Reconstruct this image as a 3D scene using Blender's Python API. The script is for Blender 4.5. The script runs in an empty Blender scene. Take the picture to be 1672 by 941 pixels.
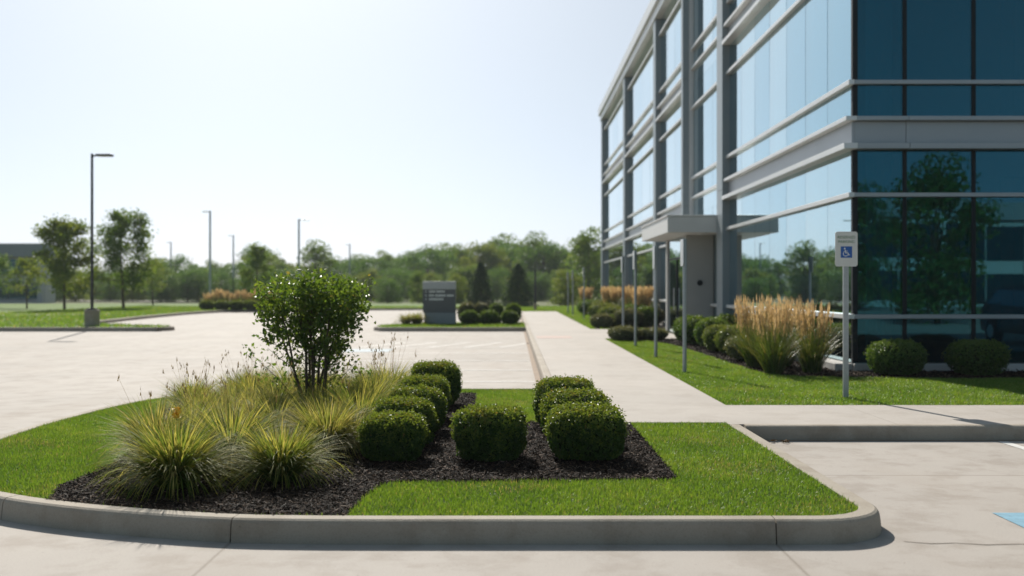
import bpy, bmesh, math, random
import numpy as np
from mathutils import Vector
from mathutils.geometry import tessellate_polygon

C = bpy.context.scene.collection
SC = bpy.context.scene
R = math.radians

# ---------------------------------------------------------------- camera, sky, sun, exposure
cam = bpy.data.cameras.new('camera')
cam.sensor_width = 36.0
cam.lens = 36.0 * 1740.0 / 1672.0
cam.clip_start = 0.1
cam.clip_end = 6000
cam.dof.use_dof = True
cam.dof.focus_distance = 9.2
cam.dof.aperture_fstop = 1.35
co = bpy.data.objects.new('camera', cam)
C.objects.link(co)
co.location = (0, 0, 1.6)
co.rotation_euler = (R(90), 0, 0)
SC.camera = co

SUN_EL, SUN_AZ = 36.0, -14.0            # azimuth from +Y towards +X
sx, sy, sz = math.sin(R(SUN_AZ)) * math.cos(R(SUN_EL)), math.cos(R(SUN_AZ)) * math.cos(R(SUN_EL)), math.sin(R(SUN_EL))
world = bpy.data.worlds.new('World')
SC.world = world
world.use_nodes = True
wn = world.node_tree
for n in list(wn.nodes):
    wn.nodes.remove(n)
sky = wn.nodes.new('ShaderNodeTexSky')
sky.sky_type = 'NISHITA'
sky.sun_disc = False
sky.sun_elevation = R(SUN_EL)
sky.sun_rotation = R(SUN_AZ)
sky.altitude = 100
sky.air_density = 0.35
sky.dust_density = 1.6
sky.ozone_density = 6.0
bg = wn.nodes.new('ShaderNodeBackground')
bg.inputs['Strength'].default_value = 0.125
wo = wn.nodes.new('ShaderNodeOutputWorld')
hs = wn.nodes.new('ShaderNodeHueSaturation')
hs.inputs['Hue'].default_value = 0.468
hs.inputs['Saturation'].default_value = 0.85
gm = wn.nodes.new('ShaderNodeGamma')
gm.inputs['Gamma'].default_value = 0.6
wn.links.new(sky.outputs[0], gm.inputs[0])
wn.links.new(gm.outputs[0], hs.inputs['Color'])
wn.links.new(hs.outputs[0], bg.inputs[0])
wn.links.new(bg.outputs[0], wo.inputs[0])

sl = bpy.data.lights.new('sun', 'SUN')
sl.energy = 3.25
sl.angle = R(0.5)
sl.color = (1.0, 0.945, 0.85)
so = bpy.data.objects.new('sun', sl)
C.objects.link(so)
so.rotation_euler = Vector((sx, sy, sz)).to_track_quat('Z', 'Y').to_euler()
so.location = (-20, 60, 60)

SC.view_settings.view_transform = 'Standard'
SC.view_settings.look = 'None'
SC.view_settings.exposure = 0.98
SC.view_settings.gamma = 1.0
SC.view_settings.use_curve_mapping = False
SC.cycles.use_denoising = True
SC.cycles.max_bounces = 8
SC.cycles.transparent_max_bounces = 12
SC.cycles.caustics_reflective = False
SC.cycles.caustics_refractive = False
SC.cycles.sample_clamp_indirect = 4.0

rng = np.random.default_rng(7)
random.seed(7)

# ---------------------------------------------------------------- helpers
def tag(o, label=None, cat=None, group=None, kind=None):
    if label: o['label'] = label
    if cat: o['category'] = cat
    if group: o['group'] = group
    if kind: o['kind'] = kind
    return o

def empty(name, loc=(0, 0, 0), rz=0.0, label=None, cat=None, group=None):
    o = bpy.data.objects.new(name, None)
    C.objects.link(o)
    o.location = loc
    o.rotation_euler = (0, 0, rz)
    o.empty_display_size = 0.2
    return tag(o, label, cat, group)

def link_mesh(name, me, mats, parent=None, loc=(0, 0, 0), rz=0.0):
    o = bpy.data.objects.new(name, me)
    for m in (mats if isinstance(mats, (list, tuple)) else [mats]):
        me.materials.append(m)
    C.objects.link(o)
    o.location = loc
    o.rotation_euler = (0, 0, rz)
    if parent is not None:
        o.parent = parent
    return o

class MB:
    """collects polygons for one mesh"""
    def __init__(s):
        s.v, s.f, s.mi = [], [], []
    def poly(s, pts, mi=0):
        b = len(s.v)
        s.v += [tuple(p) for p in pts]
        s.f.append(tuple(range(b, b + len(pts))))
        s.mi.append(mi)
    def box(s, x0, x1, y0, y1, z0, z1, mi=0):
        b = len(s.v)
        s.v += [(x0, y0, z0), (x1, y0, z0), (x1, y1, z0), (x0, y1, z0), (x0, y0, z1), (x1, y0, z1), (x1, y1, z1), (x0, y1, z1)]
        for q in ((3, 2, 1, 0), (4, 5, 6, 7), (0, 1, 5, 4), (1, 2, 6, 5), (2, 3, 7, 6), (3, 0, 4, 7)):
            s.f.append(tuple(b + i for i in q))
            s.mi.append(mi)
    def tube(s, pts, radii, n=8, mi=0, cap=True):
        pts = [Vector(p) for p in pts]
        rings = []
        for i, p in enumerate(pts):
            d = (pts[min(i + 1, len(pts) - 1)] - pts[max(i - 1, 0)]).normalized()
            u = d.orthogonal().normalized() if i == 0 else (u - d * u.dot(d)).normalized()
            w = d.cross(u)
            b = len(s.v)
            for k in range(n):
                a = 2 * math.pi * k / n
                s.v.append(tuple(p + (u * math.cos(a) + w * math.sin(a)) * radii[i]))
            rings.append(b)
        for a, b in zip(rings, rings[1:]):
            for k in range(n):
                s.f.append((a + k, a + (k + 1) % n, b + (k + 1) % n, b + k))
                s.mi.append(mi)
        if cap:
            s.f.append(tuple(rings[0] + k for k in reversed(range(n)))); s.mi.append(mi)
            s.f.append(tuple(rings[-1] + k for k in range(n))); s.mi.append(mi)
    def build(s, name, mats, parent=None, loc=(0, 0, 0), rz=0.0, bevel=0.0, smooth=False):
        me = bpy.data.meshes.new(name)
        me.from_pydata(s.v, [], s.f)
        me.polygons.foreach_set('material_index', s.mi)
        if smooth:
            me.polygons.foreach_set('use_smooth', [True] * len(s.f))
        me.update()
        o = link_mesh(name, me, mats, parent, loc, rz)
        if bevel > 0:
            m = o.modifiers.new('bevel', 'BEVEL')
            m.width = bevel
            m.segments = 2
            m.limit_method = 'ANGLE'
        return o

def np_mesh(name, V, F, mats, parent=None, loc=(0, 0, 0), rz=0.0, attrs=None, mi=None, smooth=False):
    V = np.ascontiguousarray(V, dtype=np.float32)
    me = bpy.data.meshes.new(name)
    Fs = F if isinstance(F, list) else [F]
    loops = np.concatenate([f.ravel() for f in Fs]).astype(np.int32)
    tot = np.concatenate([np.full(len(f), f.shape[1], np.int32) for f in Fs])
    start = np.concatenate([[0], np.cumsum(tot)[:-1]]).astype(np.int32)
    me.vertices.add(len(V))
    me.vertices.foreach_set('co', V.ravel())
    me.loops.add(len(loops))
    me.loops.foreach_set('vertex_index', loops)
    me.polygons.add(len(tot))
    me.polygons.foreach_set('loop_start', start)
    if mi is not None:
        me.polygons.foreach_set('material_index', np.asarray(mi, np.int32))
    me.polygons.foreach_set('use_smooth', np.full(len(tot), bool(smooth)))
    me.update(calc_edges=True)
    for k, a in (attrs or {}).items():
        at = me.attributes.new(k, 'FLOAT', 'POINT')
        at.data.foreach_set('value', np.ascontiguousarray(a, dtype=np.float32))
    return link_mesh(name, me, mats, parent, loc, rz)

def dup(o, parent=None):
    c = o.copy()
    C.objects.link(c)
    c.parent = parent
    for ch in o.children:
        dup(ch, c)
    return c

def inside(P, poly):
    x, y = P[:, 0], P[:, 1]
    r = np.zeros(len(P), bool)
    n = len(poly)
    for i in range(n):
        x0, y0 = poly[i]
        x1, y1 = poly[(i + 1) % n]
        if y0 == y1:
            continue
        c = ((y0 > y) != (y1 > y)) & (x < (x1 - x0) * (y - y0) / (y1 - y0) + x0)
        r ^= c
    return r

def scatter(poly, density, holes=(), rg=rng):
    a = np.array(poly)
    lo, hi = a.min(0), a.max(0)
    n = int((hi[0] - lo[0]) * (hi[1] - lo[1]) * density)
    P = lo + rg.random((n, 2)) * (hi - lo)
    m = inside(P, poly)
    for h in holes:
        m &= ~inside(P, h)
    return P[m]

def sheet(name, poly, z, mat, z0=None, kind='structure', cut=None):
    """flat polygon at height z; with z0 a slab down to z0"""
    tri = tessellate_polygon([[Vector((x, y, 0)) for x, y in poly]])
    n = len(poly)
    V = [(x, y, z) for x, y in poly]
    F = []
    for t in tri:
        a, b, c = [Vector(V[i]) for i in t]
        F.append(tuple(t) if (b - a).cross(c - a).z > 0 else tuple(reversed(t)))
    if z0 is not None:
        area = sum(poly[i][0] * poly[(i + 1) % n][1] - poly[(i + 1) % n][0] * poly[i][1] for i in range(n))
        V += [(x, y, z0) for x, y in poly]
        for i in range(n):
            j = (i + 1) % n
            F.append((i, n + i, n + j, j) if area > 0 else (j, n + j, n + i, i))
    me = bpy.data.meshes.new(name)
    me.from_pydata(V, [], F)
    me.update()
    return tag(link_mesh(name, me, mat), kind=kind)

# ---------------------------------------------------------------- materials
def new_mat(name):
    m = bpy.data.materials.new(name)
    m.use_nodes = True
    t = m.node_tree
    for n in list(t.nodes):
        t.nodes.remove(n)
    out = t.nodes.new('ShaderNodeOutputMaterial')
    return m, t, out

def N(t, kind, **kw):
    n = t.nodes.new(kind)
    for k, v in kw.items():
        if k.startswith('_'):
            setattr(n, k[1:], v)
        else:
            n.inputs[k.replace('__', ' ')].default_value = v
    return n

def L(t, a, b):
    t.links.new(a, b)

def ramp(t, fac, stops):
    r = t.nodes.new('ShaderNodeValToRGB')
    e = r.color_ramp.elements
    while len(e) > 1:
        e.remove(e[-1])
    e[0].position = stops[0][0]
    e[0].color = (*stops[0][1], 1) if len(stops[0][1]) == 3 else stops[0][1]
    for p, c in stops[1:]:
        x = e.new(p)
        x.color = (*c, 1) if len(c) == 3 else c
    L(t, fac, r.inputs[0])
    return r.outputs[0]

def math_node(t, op, a, b=None, c=None):
    n = t.nodes.new('ShaderNodeMath')
    n.operation = op
    for i, v in enumerate((a, b, c)):
        if v is None:
            continue
        if hasattr(v, 'links'):
            L(t, v, n.inputs[i])
        else:
            n.inputs[i].default_value = v
    return n.outputs[0]

def mix_rgb(t, fac, a, b, mode='MIX'):
    n = t.nodes.new('ShaderNodeMix')
    n.data_type = 'RGBA'
    n.blend_type = mode
    for s, v in ((n.inputs[0], fac), (n.inputs[6], a), (n.inputs[7], b)):
        if hasattr(v, 'links'):
            L(t, v, s)
        else:
            s.default_value = v if not isinstance(v, tuple) or len(v) == 4 else (*v, 1)
    return n.outputs[2]

def concrete(name, base, joints=None, stain=0.35, bump=0.15, dark=(0.2, 0.17, 0.14)):
    m, t, out = new_mat(name)
    tc = t.nodes.new('ShaderNodeTexCoord')
    n1 = N(t, 'ShaderNodeTexNoise', Scale=0.35, Detail=6.0, Roughness=0.6)
    n2 = N(t, 'ShaderNodeTexNoise', Scale=2.3, Detail=7.0, Roughness=0.65)
    n3 = N(t, 'ShaderNodeTexNoise', Scale=90.0, Detail=3.0, Roughness=0.7)
    mp = N(t, 'ShaderNodeMapping')
    mp.inputs['Scale'].default_value = (1.0, 0.22, 1.0)
    L(t, tc.outputs['Object'], mp.inputs[0])
    n4 = N(t, 'ShaderNodeTexNoise', Scale=1.4, Detail=5.0, Roughness=0.6)
    L(t, mp.outputs[0], n4.inputs['Vector'])
    for n in (n1, n2, n3):
        L(t, tc.outputs['Object'], n.inputs['Vector'])
    b = Vector(base)
    col = ramp(t, n1.outputs[0], [(0.3, tuple(b * 0.88)), (0.55, tuple(b)), (0.75, tuple(b * 1.08))])
    w = ramp(t, n2.outputs[0], [(0.38, (0.72, 0.68, 0.64)), (0.52, (1, 1, 1)), (1.0, (1.03, 1.03, 1.03))])
    col = mix_rgb(t, stain, col, w, 'MULTIPLY')
    st = ramp(t, n4.outputs[0], [(0.5, (0, 0, 0)), (0.72, (1, 1, 1))])
    col = mix_rgb(t, math_node(t, 'MULTIPLY', st, stain * 0.5), col, (b.x * 0.72, b.y * 0.64, b.z * 0.56))
    sp = ramp(t, n3.outputs[0], [(0.3, (0.72, 0.72, 0.72)), (0.5, (1, 1, 1)), (0.75, (1.08, 1.08, 1.08))])
    col = mix_rgb(t, 0.6, col, sp, 'MULTIPLY')
    hgt = n3.outputs[0]
    if joints:
        x0, dx, y0, dy, wd = joints
        sep = t.nodes.new('ShaderNodeSeparateXYZ')
        L(t, tc.outputs['Object'], sep.inputs[0])
        ms = []
        for s, o, d in ((sep.outputs[0], x0, dx), (sep.outputs[1], y0, dy)):
            if not d:
                continue
            wob = math_node(t, 'MULTIPLY', math_node(t, 'SUBTRACT', n2.outputs[0], 0.5), 0.012)
            v = math_node(t, 'ADD', s, wob)
            v = math_node(t, 'DIVIDE', math_node(t, 'SUBTRACT', v, o), d)
            v = math_node(t, 'ADD', v, 0.5)
            v = math_node(t, 'FRACT', v)
            v = math_node(t, 'ABSOLUTE', math_node(t, 'SUBTRACT', v, 0.5))
            v = math_node(t, 'MULTIPLY', v, d)
            ms.append(v)
        v = ms[0] if len(ms) == 1 else math_node(t, 'MINIMUM', ms[0], ms[1])
        j = math_node(t, 'SUBTRACT', 1.0, math_node(t, 'SMOOTH_MIN', math_node(t, 'DIVIDE', v, wd), 1.0, 0.3))
        j = math_node(t, 'MAXIMUM', j, 0.0)
        col = mix_rgb(t, math_node(t, 'MULTIPLY', j, 0.85), col, (*dark, 1))
        hgt = math_node(t, 'SUBTRACT', math_node(t, 'MULTIPLY', n3.outputs[0], 0.3), j)
    vo = N(t, 'ShaderNodeTexVoronoi', Scale=0.55)
    L(t, tc.outputs['Object'], vo.inputs['Vector'])
    dv = math_node(t, 'ADD', vo.outputs['Distance'], math_node(t, 'MULTIPLY', math_node(t, 'SUBTRACT', n2.outputs[0], 0.5), 0.22))
    ol = ramp(t, dv, [(0.02, (1, 1, 1)), (0.13, (0, 0, 0))])
    col = mix_rgb(t, math_node(t, 'MULTIPLY', ol, stain * 0.55), col, (b.x * 0.5, b.y * 0.46, b.z * 0.42))
    vs = N(t, 'ShaderNodeTexVoronoi', Scale=7.0)
    L(t, tc.outputs['Object'], vs.inputs['Vector'])
    pt = ramp(t, vs.outputs['Distance'], [(0.035, (1, 1, 1)), (0.06, (0, 0, 0))])
    col = mix_rgb(t, math_node(t, 'MULTIPLY', pt, stain * 1.1), col, (b.x * 0.5, b.y * 0.45, b.z * 0.4))
    p = N(t, 'ShaderNodeBsdfPrincipled', Roughness=0.82)
    p.inputs['Specular IOR Level'].default_value = 0.3
    L(t, col, p.inputs['Base Color'])
    bm = N(t, 'ShaderNodeBump', Strength=bump, Distance=0.01)
    L(t, hgt, bm.inputs['Height'])
    L(t, bm.outputs[0], p.inputs['Normal'])
    L(t, p.outputs[0], out.inputs[0])
    return m

def plain(name, col, rough=0.5, metal=0.0, noise=0.12, scale=6.0, spec=0.5, stretch=(1, 1, 1), bump=0.0):
    m, t, out = new_mat(name)
    tc = t.nodes.new('ShaderNodeTexCoord')
    mp = N(t, 'ShaderNodeMapping')
    mp.inputs['Scale'].default_value = stretch
    L(t, tc.outputs['Object'], mp.inputs[0])
    n = N(t, 'ShaderNodeTexNoise', Scale=scale, Detail=6.0, Roughness=0.6)
    L(t, mp.outputs[0], n.inputs['Vector'])
    b = Vector(col)
    c = ramp(t, n.outputs[0], [(0.25, tuple(b * (1 - noise))), (0.75, tuple(b * (1 + noise)))])
    p = N(t, 'ShaderNodeBsdfPrincipled', Metallic=metal)
    p.inputs['Specular IOR Level'].default_value = spec
    L(t, c, p.inputs['Base Color'])
    r = math_node(t, 'ADD', math_node(t, 'MULTIPLY', n.outputs[0], 0.2), rough - 0.1)
    L(t, r, p.inputs['Roughness'])
    if bump:
        bm = N(t, 'ShaderNodeBump', Strength=bump, Distance=0.02)
        L(t, n.outputs[0], bm.inputs['Height'])
        L(t, bm.outputs[0], p.inputs['Normal'])
    L(t, p.outputs[0], out.inputs[0])
    return m

def leaf_mat(name, stops, transl=0.4, rough=0.45, spec=0.4, along=None, tboost=(1.25, 1.15, 0.55)):
    """stops: colour by the leaf's own random tint; along: (stops) colours mixed in towards the tip of a blade"""
    m, t, out = new_mat(name)
    a = N(t, 'ShaderNodeAttribute', _attribute_name='tint')
    col = ramp(t, a.outputs['Fac'], stops)
    if along:
        b = N(t, 'ShaderNodeAttribute', _attribute_name='along')
        tip = ramp(t, a.outputs['Fac'], along)
        f = ramp(t, b.outputs['Fac'], [(0.15, (0, 0, 0)), (0.75, (1, 1, 1))])
        col = mix_rgb(t, f, col, tip)
    p = N(t, 'ShaderNodeBsdfPrincipled', Roughness=rough)
    p.inputs['Specular IOR Level'].default_value = spec
    L(t, col, p.inputs['Base Color'])
    tr = N(t, 'ShaderNodeBsdfTranslucent')
    tcol = mix_rgb(t, 1.0, col, (*tboost, 1), 'MULTIPLY')
    L(t, tcol, tr.inputs[0])
    mx = N(t, 'ShaderNodeMixShader', Fac=transl)
    L(t, p.outputs[0], mx.inputs[1])
    L(t, tr.outputs[0], mx.inputs[2])
    L(t, mx.outputs[0], out.inputs[0])
    return m

def ground_mat(name, stops, scale=1.5, bump=0.5, fine=60.0, rough=0.9):
    m, t, out = new_mat(name)
    tc = t.nodes.new('ShaderNodeTexCoord')
    n1 = N(t, 'ShaderNodeTexNoise', Scale=scale, Detail=8.0, Roughness=0.65)
    n2 = N(t, 'ShaderNodeTexNoise', Scale=fine, Detail=4.0, Roughness=0.7)
    L(t, tc.outputs['Object'], n1.inputs['Vector'])
    L(t, tc.outputs['Object'], n2.inputs['Vector'])
    f = math_node(t, 'ADD', math_node(t, 'MULTIPLY', n1.outputs[0], 0.6), math_node(t, 'MULTIPLY', n2.outputs[0], 0.4))
    col = ramp(t, f, stops)
    p = N(t, 'ShaderNodeBsdfPrincipled', Roughness=rough)
    p.inputs['Specular IOR Level'].default_value = 0.15
    L(t, col, p.inputs['Base Color'])
    bm = N(t, 'ShaderNodeBump', Strength=bump, Distance=0.05)
    L(t, f, bm.inputs['Height'])
    L(t, bm.outputs[0], p.inputs['Normal'])
    L(t, p.outputs[0], out.inputs[0])
    return m

def glass_mat(name, tint, r0, power, rmul=(0.68, 0.875, 0.95), rnorm=(0.13, 0.50, 0.64), body=(0.01, 0.03, 0.035), through=0.6, wob=0.0):
    """tinted, coated curtain-wall glass: reflection by angle of incidence over see-through tinted body"""
    m, t, out = new_mat(name)
    lw = N(t, 'ShaderNodeLayerWeight', Blend=0.5)
    f = math_node(t, 'POWER', lw.outputs['Facing'], power)
    f = math_node(t, 'ADD', math_node(t, 'MULTIPLY', f, 1.0 - r0), r0)
    g = N(t, 'ShaderNodeBsdfGlossy', Roughness=0.0)
    L(t, ramp(t, lw.outputs['Facing'], [(0.05, rnorm), (0.72, rmul), (1.0, (0.95, 0.98, 1.0))]), g.inputs[0])
    if wob:
        tc = t.nodes.new('ShaderNodeTexCoord')
        nz = N(t, 'ShaderNodeTexNoise', Scale=0.7, Detail=1.0)
        L(t, tc.outputs['Object'], nz.inputs['Vector'])
        bm = N(t, 'ShaderNodeBump', Strength=wob, Distance=0.02)
        L(t, nz.outputs[0], bm.inputs['Height'])
        L(t, bm.outputs[0], g.inputs['Normal'])
    tr = N(t, 'ShaderNodeBsdfTransparent')
    tr.inputs[0].default_value = (*tint, 1)
    df = N(t, 'ShaderNodeBsdfDiffuse')
    df.inputs[0].default_value = (*body, 1)
    m1 = N(t, 'ShaderNodeMixShader', Fac=through)
    L(t, df.outputs[0], m1.inputs[1])
    L(t, tr.outputs[0], m1.inputs[2])
    m2 = N(t, 'ShaderNodeMixShader')
    L(t, f, m2.inputs[0])
    L(t, m1.outputs[0], m2.inputs[1])
    L(t, g.outputs[0], m2.inputs[2])
    L(t, m2.outputs[0], out.inputs[0])
    return m

M = {}
M['lot'] = concrete('lot_concrete', (0.385, 0.348, 0.314), joints=(-1.77, 3.42, 9.1, 4.96, 0.016), stain=0.55)
M['walk'] = concrete('walk_concrete', (0.41, 0.372, 0.336), joints=(0.72, 0, 2.35, 2.15, 0.008), stain=0.3)
M['side'] = concrete('sidewalk_concrete', (0.41, 0.372, 0.336), joints=(4.1, 1.55, 0, 0, 0.008), stain=0.3)
M['kerb'] = concrete('kerb_concrete', (0.36, 0.315, 0.258), stain=0.6, bump=0.3)
M['lawn_soil'] = ground_mat('lawn_soil', [(0.3, (0.022, 0.04, 0.009)), (0.7, (0.05, 0.08, 0.018))], scale=4)
M['far_lawn'] = ground_mat('far_lawn', [(0.3, (0.06, 0.11, 0.018)), (0.5, (0.10, 0.165, 0.028)), (0.7, (0.16, 0.20, 0.05))], scale=0.4, fine=18)
M['field'] = ground_mat('rough_field', [(0.3, (0.06, 0.085, 0.024)), (0.5, (0.09, 0.11, 0.035)), (0.7, (0.14, 0.135, 0.06))], scale=0.12, fine=4)
M['mulch'] = ground_mat('mulch_bed', [(0.3, (0.010, 0.007, 0.005)), (0.55, (0.026, 0.017, 0.012)), (0.75, (0.05, 0.033, 0.023))], scale=30, fine=120, bump=1.0)
M['chip'] = leaf_mat('mulch_chip', [(0.0, (0.006, 0.004, 0.003)), (0.5, (0.020, 0.0115, 0.0075)), (0.85, (0.06, 0.034, 0.021)), (0.94, (0.17, 0.105, 0.068)), (1.0, (0.22, 0.17, 0.13))], transl=0.0, rough=0.75, spec=0.10)  # palest stops paint sparse sun glints onto a few chips
M['grass'] = leaf_mat('lawn_blade', [(0.0, (0.085, 0.175, 0.022)), (0.5, (0.15, 0.265, 0.036)), (0.85, (0.235, 0.33, 0.06)), (1.0, (0.34, 0.30, 0.14))], transl=0.5, rough=0.42, spec=0.3)
M['box_leaf'] = leaf_mat('boxwood_leaf', [(0.0, (0.035, 0.08, 0.015)), (0.5, (0.07, 0.13, 0.022)), (0.85, (0.21, 0.265, 0.05)), (1.0, (0.24, 0.19, 0.06))], transl=0.42, rough=0.45, spec=0.35)  # yellow-green upper stops include the sunlight painted on the tops
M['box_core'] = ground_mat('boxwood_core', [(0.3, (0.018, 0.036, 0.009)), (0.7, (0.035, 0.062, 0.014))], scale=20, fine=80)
M['fountain'] = leaf_mat('fountain_blade', [(0.0, (0.045, 0.10, 0.018)), (0.6, (0.08, 0.15, 0.025)), (1.0, (0.20, 0.19, 0.06))], transl=0.58, rough=0.55, spec=0.12,
                         along=[(0.0, (0.09, 0.16, 0.028)), (0.4, (0.20, 0.24, 0.045)), (0.75, (0.38, 0.36, 0.085)), (1.0, (0.56, 0.47, 0.16))], tboost=(1.1, 1.05, 0.7))
M['fountain_dry'] = leaf_mat('fountain_blade_dry', [(0.0, (0.07, 0.12, 0.025)), (0.6, (0.14, 0.17, 0.04)), (1.0, (0.26, 0.21, 0.09))], transl=0.58, rough=0.55, spec=0.12,
                             along=[(0.0, (0.15, 0.20, 0.04)), (0.5, (0.27, 0.27, 0.065)), (1.0, (0.47, 0.39, 0.15))], tboost=(1.1, 1.05, 0.7))
M['seed'] = leaf_mat('seed_head', [(0.0, (0.12, 0.085, 0.045)), (1.0, (0.32, 0.24, 0.13))], transl=0.25, rough=0.7, spec=0.2)
M['reed'] = leaf_mat('reed_blade', [(0.0, (0.035, 0.085, 0.014)), (0.6, (0.07, 0.13, 0.024)), (1.0, (0.16, 0.17, 0.05))], transl=0.38, rough=0.4, spec=0.4,
                     along=[(0.0, (0.07, 0.13, 0.025)), (0.6, (0.14, 0.19, 0.05)), (1.0, (0.36, 0.28, 0.12))])
M['plume'] = leaf_mat('reed_plume', [(0.0, (0.44, 0.31, 0.16)), (0.5, (0.58, 0.44, 0.24)), (1.0, (0.72, 0.59, 0.37))], transl=0.4, rough=0.7, spec=0.2, tboost=(1.1, 0.98, 0.8))
M['shrub_leaf'] = leaf_mat('shrub_leaf', [(0.0, (0.05, 0.11, 0.018)), (0.5, (0.11, 0.185, 0.03)), (0.9, (0.17, 0.23, 0.045)), (1.0, (0.24, 0.22, 0.06))], transl=0.55, rough=0.38, spec=0.5)
M['bark'] = plain('bark', (0.10, 0.075, 0.055), 0.85, noise=0.4, scale=14, spec=0.2, stretch=(1, 1, 0.2), bump=0.6)
M['tree_leaf'] = leaf_mat('tree_leaf', [(0.0, (0.065, 0.14, 0.025)), (0.5, (0.125, 0.21, 0.04)), (1.0, (0.22, 0.275, 0.065))], transl=0.48, rough=0.5, spec=0.3)
M['tree_leaf_dark'] = leaf_mat('tree_leaf_dark', [(0.0, (0.04, 0.11, 0.032)), (0.5, (0.09, 0.18, 0.045)), (1.0, (0.17, 0.26, 0.07))], transl=0.46, rough=0.55, spec=0.3)
M['tree_leaf_olive'] = leaf_mat('tree_leaf_olive', [(0.0, (0.09, 0.155, 0.028)), (0.5, (0.165, 0.23, 0.042)), (1.0, (0.26, 0.295, 0.075))], transl=0.46, rough=0.55, spec=0.3)
M['needle'] = leaf_mat('conifer_needle', [(0.0, (0.018, 0.048, 0.02)), (0.5, (0.035, 0.078, 0.03)), (1.0, (0.07, 0.12, 0.045))], transl=0.25, rough=0.6, spec=0.2)
M['alu'] = plain('aluminium', (0.33, 0.355, 0.375), 0.42, metal=0.35, noise=0.05, scale=2.0)
M['alu_light'] = plain('aluminium_light', (0.64, 0.645, 0.64), 0.4, metal=0.25, noise=0.05, scale=2.0)
M['column'] = plain('column_metal', (0.25, 0.29, 0.31), 0.45, metal=0.3, noise=0.06, scale=1.5)
M['mullion'] = plain('dark_mullion', (0.012, 0.018, 0.022), 0.5, metal=0.0, noise=0.1, spec=0.15)
M['glass'] = glass_mat('curtain_glass', (0.20, 0.50, 0.58), 0.13, 1.6, body=(0.004, 0.026, 0.036), through=0.85, wob=0.02)
M['glass_b'] = glass_mat('curtain_glass_paler', (0.20, 0.50, 0.58), 0.14, 1.5, rmul=(0.72, 0.90, 0.96), rnorm=(0.14, 0.52, 0.65), body=(0.005, 0.028, 0.038), through=0.85, wob=0.03)
M['glass_c'] = glass_mat('curtain_glass_deeper', (0.18, 0.47, 0.56), 0.12, 1.7, rmul=(0.63, 0.85, 0.94), rnorm=(0.12, 0.48, 0.64), body=(0.004, 0.024, 0.034), through=0.85, wob=0.03)
M['interior'] = plain('interior_plaster', (0.42, 0.42, 0.40), 0.8, noise=0.06)
M['interior_dark'] = plain('interior_dark', (0.10, 0.105, 0.11), 0.8, noise=0.1)
M['blind'] = plain('blind_fabric', (0.62, 0.63, 0.60), 0.85, noise=0.03)
M['roof'] = plain('roof_membrane', (0.5, 0.5, 0.49), 0.8, noise=0.08)
M['panel'] = plain('entrance_panel', (0.40, 0.40, 0.385), 0.6, noise=0.05, scale=3)
M['canopy'] = plain('canopy_metal', (0.66, 0.66, 0.645), 0.5, metal=0.1, noise=0.04, scale=3)
M['galv'] = plain('galvanised_steel', (0.36, 0.385, 0.395), 0.42, metal=0.55, noise=0.12, scale=25)
M['sign_white'] = plain('sign_white', (0.66, 0.65, 0.61), 0.5, noise=0.05, scale=12)
M['sign_back'] = plain('sign_back', (0.60, 0.61, 0.62), 0.35, metal=0.6, noise=0.06)
M['sign_green'] = plain('sign_green', (0.10, 0.20, 0.10), 0.5, noise=0.05)
M['sign_blue'] = plain('sign_blue', (0.015, 0.10, 0.36), 0.45, noise=0.05)
M['paint_white'] = plain('paint_white', (0.60, 0.585, 0.56), 0.75, noise=0.15, scale=9, bump=0.1)
M['paint_blue'] = plain('paint_blue', (0.17, 0.33, 0.43), 0.75, noise=0.3, scale=9, bump=0.1)
M['paint_blue_worn'] = plain('paint_blue_worn', (0.34, 0.40, 0.44), 0.8, noise=0.25, scale=7)
M['tactile'] = plain('tactile_red', (0.40, 0.29, 0.25), 0.8, noise=0.15, scale=5)
M['pole_dark'] = plain('pole_dark', (0.028, 0.032, 0.034), 0.45, metal=0.3, noise=0.15, scale=4)
M['mon_light'] = plain('monument_light', (0.44, 0.45, 0.46), 0.5, metal=0.2, noise=0.05)
M['mon_dark'] = plain('monument_dark', (0.10, 0.108, 0.115), 0.45, metal=0.2, noise=0.06)
M['mon_base'] = plain('monument_base', (0.27, 0.30, 0.32), 0.6, noise=0.08)
M['letter'] = plain('letter_white', (0.75, 0.76, 0.76), 0.5, noise=0.02)
M['brickgrey'] = plain('far_cladding', (0.26, 0.27, 0.285), 0.7, noise=0.06, scale=1)
M['farlight'] = plain('far_concrete', (0.46, 0.45, 0.43), 0.8, noise=0.06, scale=1)
M['far_glass'] = glass_mat('far_glass', (0.1, 0.2, 0.24), 0.1, 2.0, through=0.2)
M['car_paint'] = plain('car_paint', (0.018, 0.022, 0.028), 0.25, metal=0.3, noise=0.05, spec=0.7)
M['tyre'] = plain('tyre_rubber', (0.02, 0.02, 0.02), 0.85, noise=0.2)
M['lens_red'] = plain('lamp_red', (0.35, 0.02, 0.02), 0.25, noise=0.05)
M['yellow'] = plain('flower_yellow', (0.75, 0.48, 0.05), 0.6, noise=0.15, scale=30)
M['dry_leaf'] = plain('dry_leaf', (0.16, 0.10, 0.05), 0.8, noise=0.3, scale=20)
M['dirt'] = plain('joint_dirt', (0.26, 0.19, 0.135), 0.9, noise=0.3, scale=4)
M['crack'] = plain('crack_dirt', (0.12, 0.10, 0.08), 0.9, noise=0.2)

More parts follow.
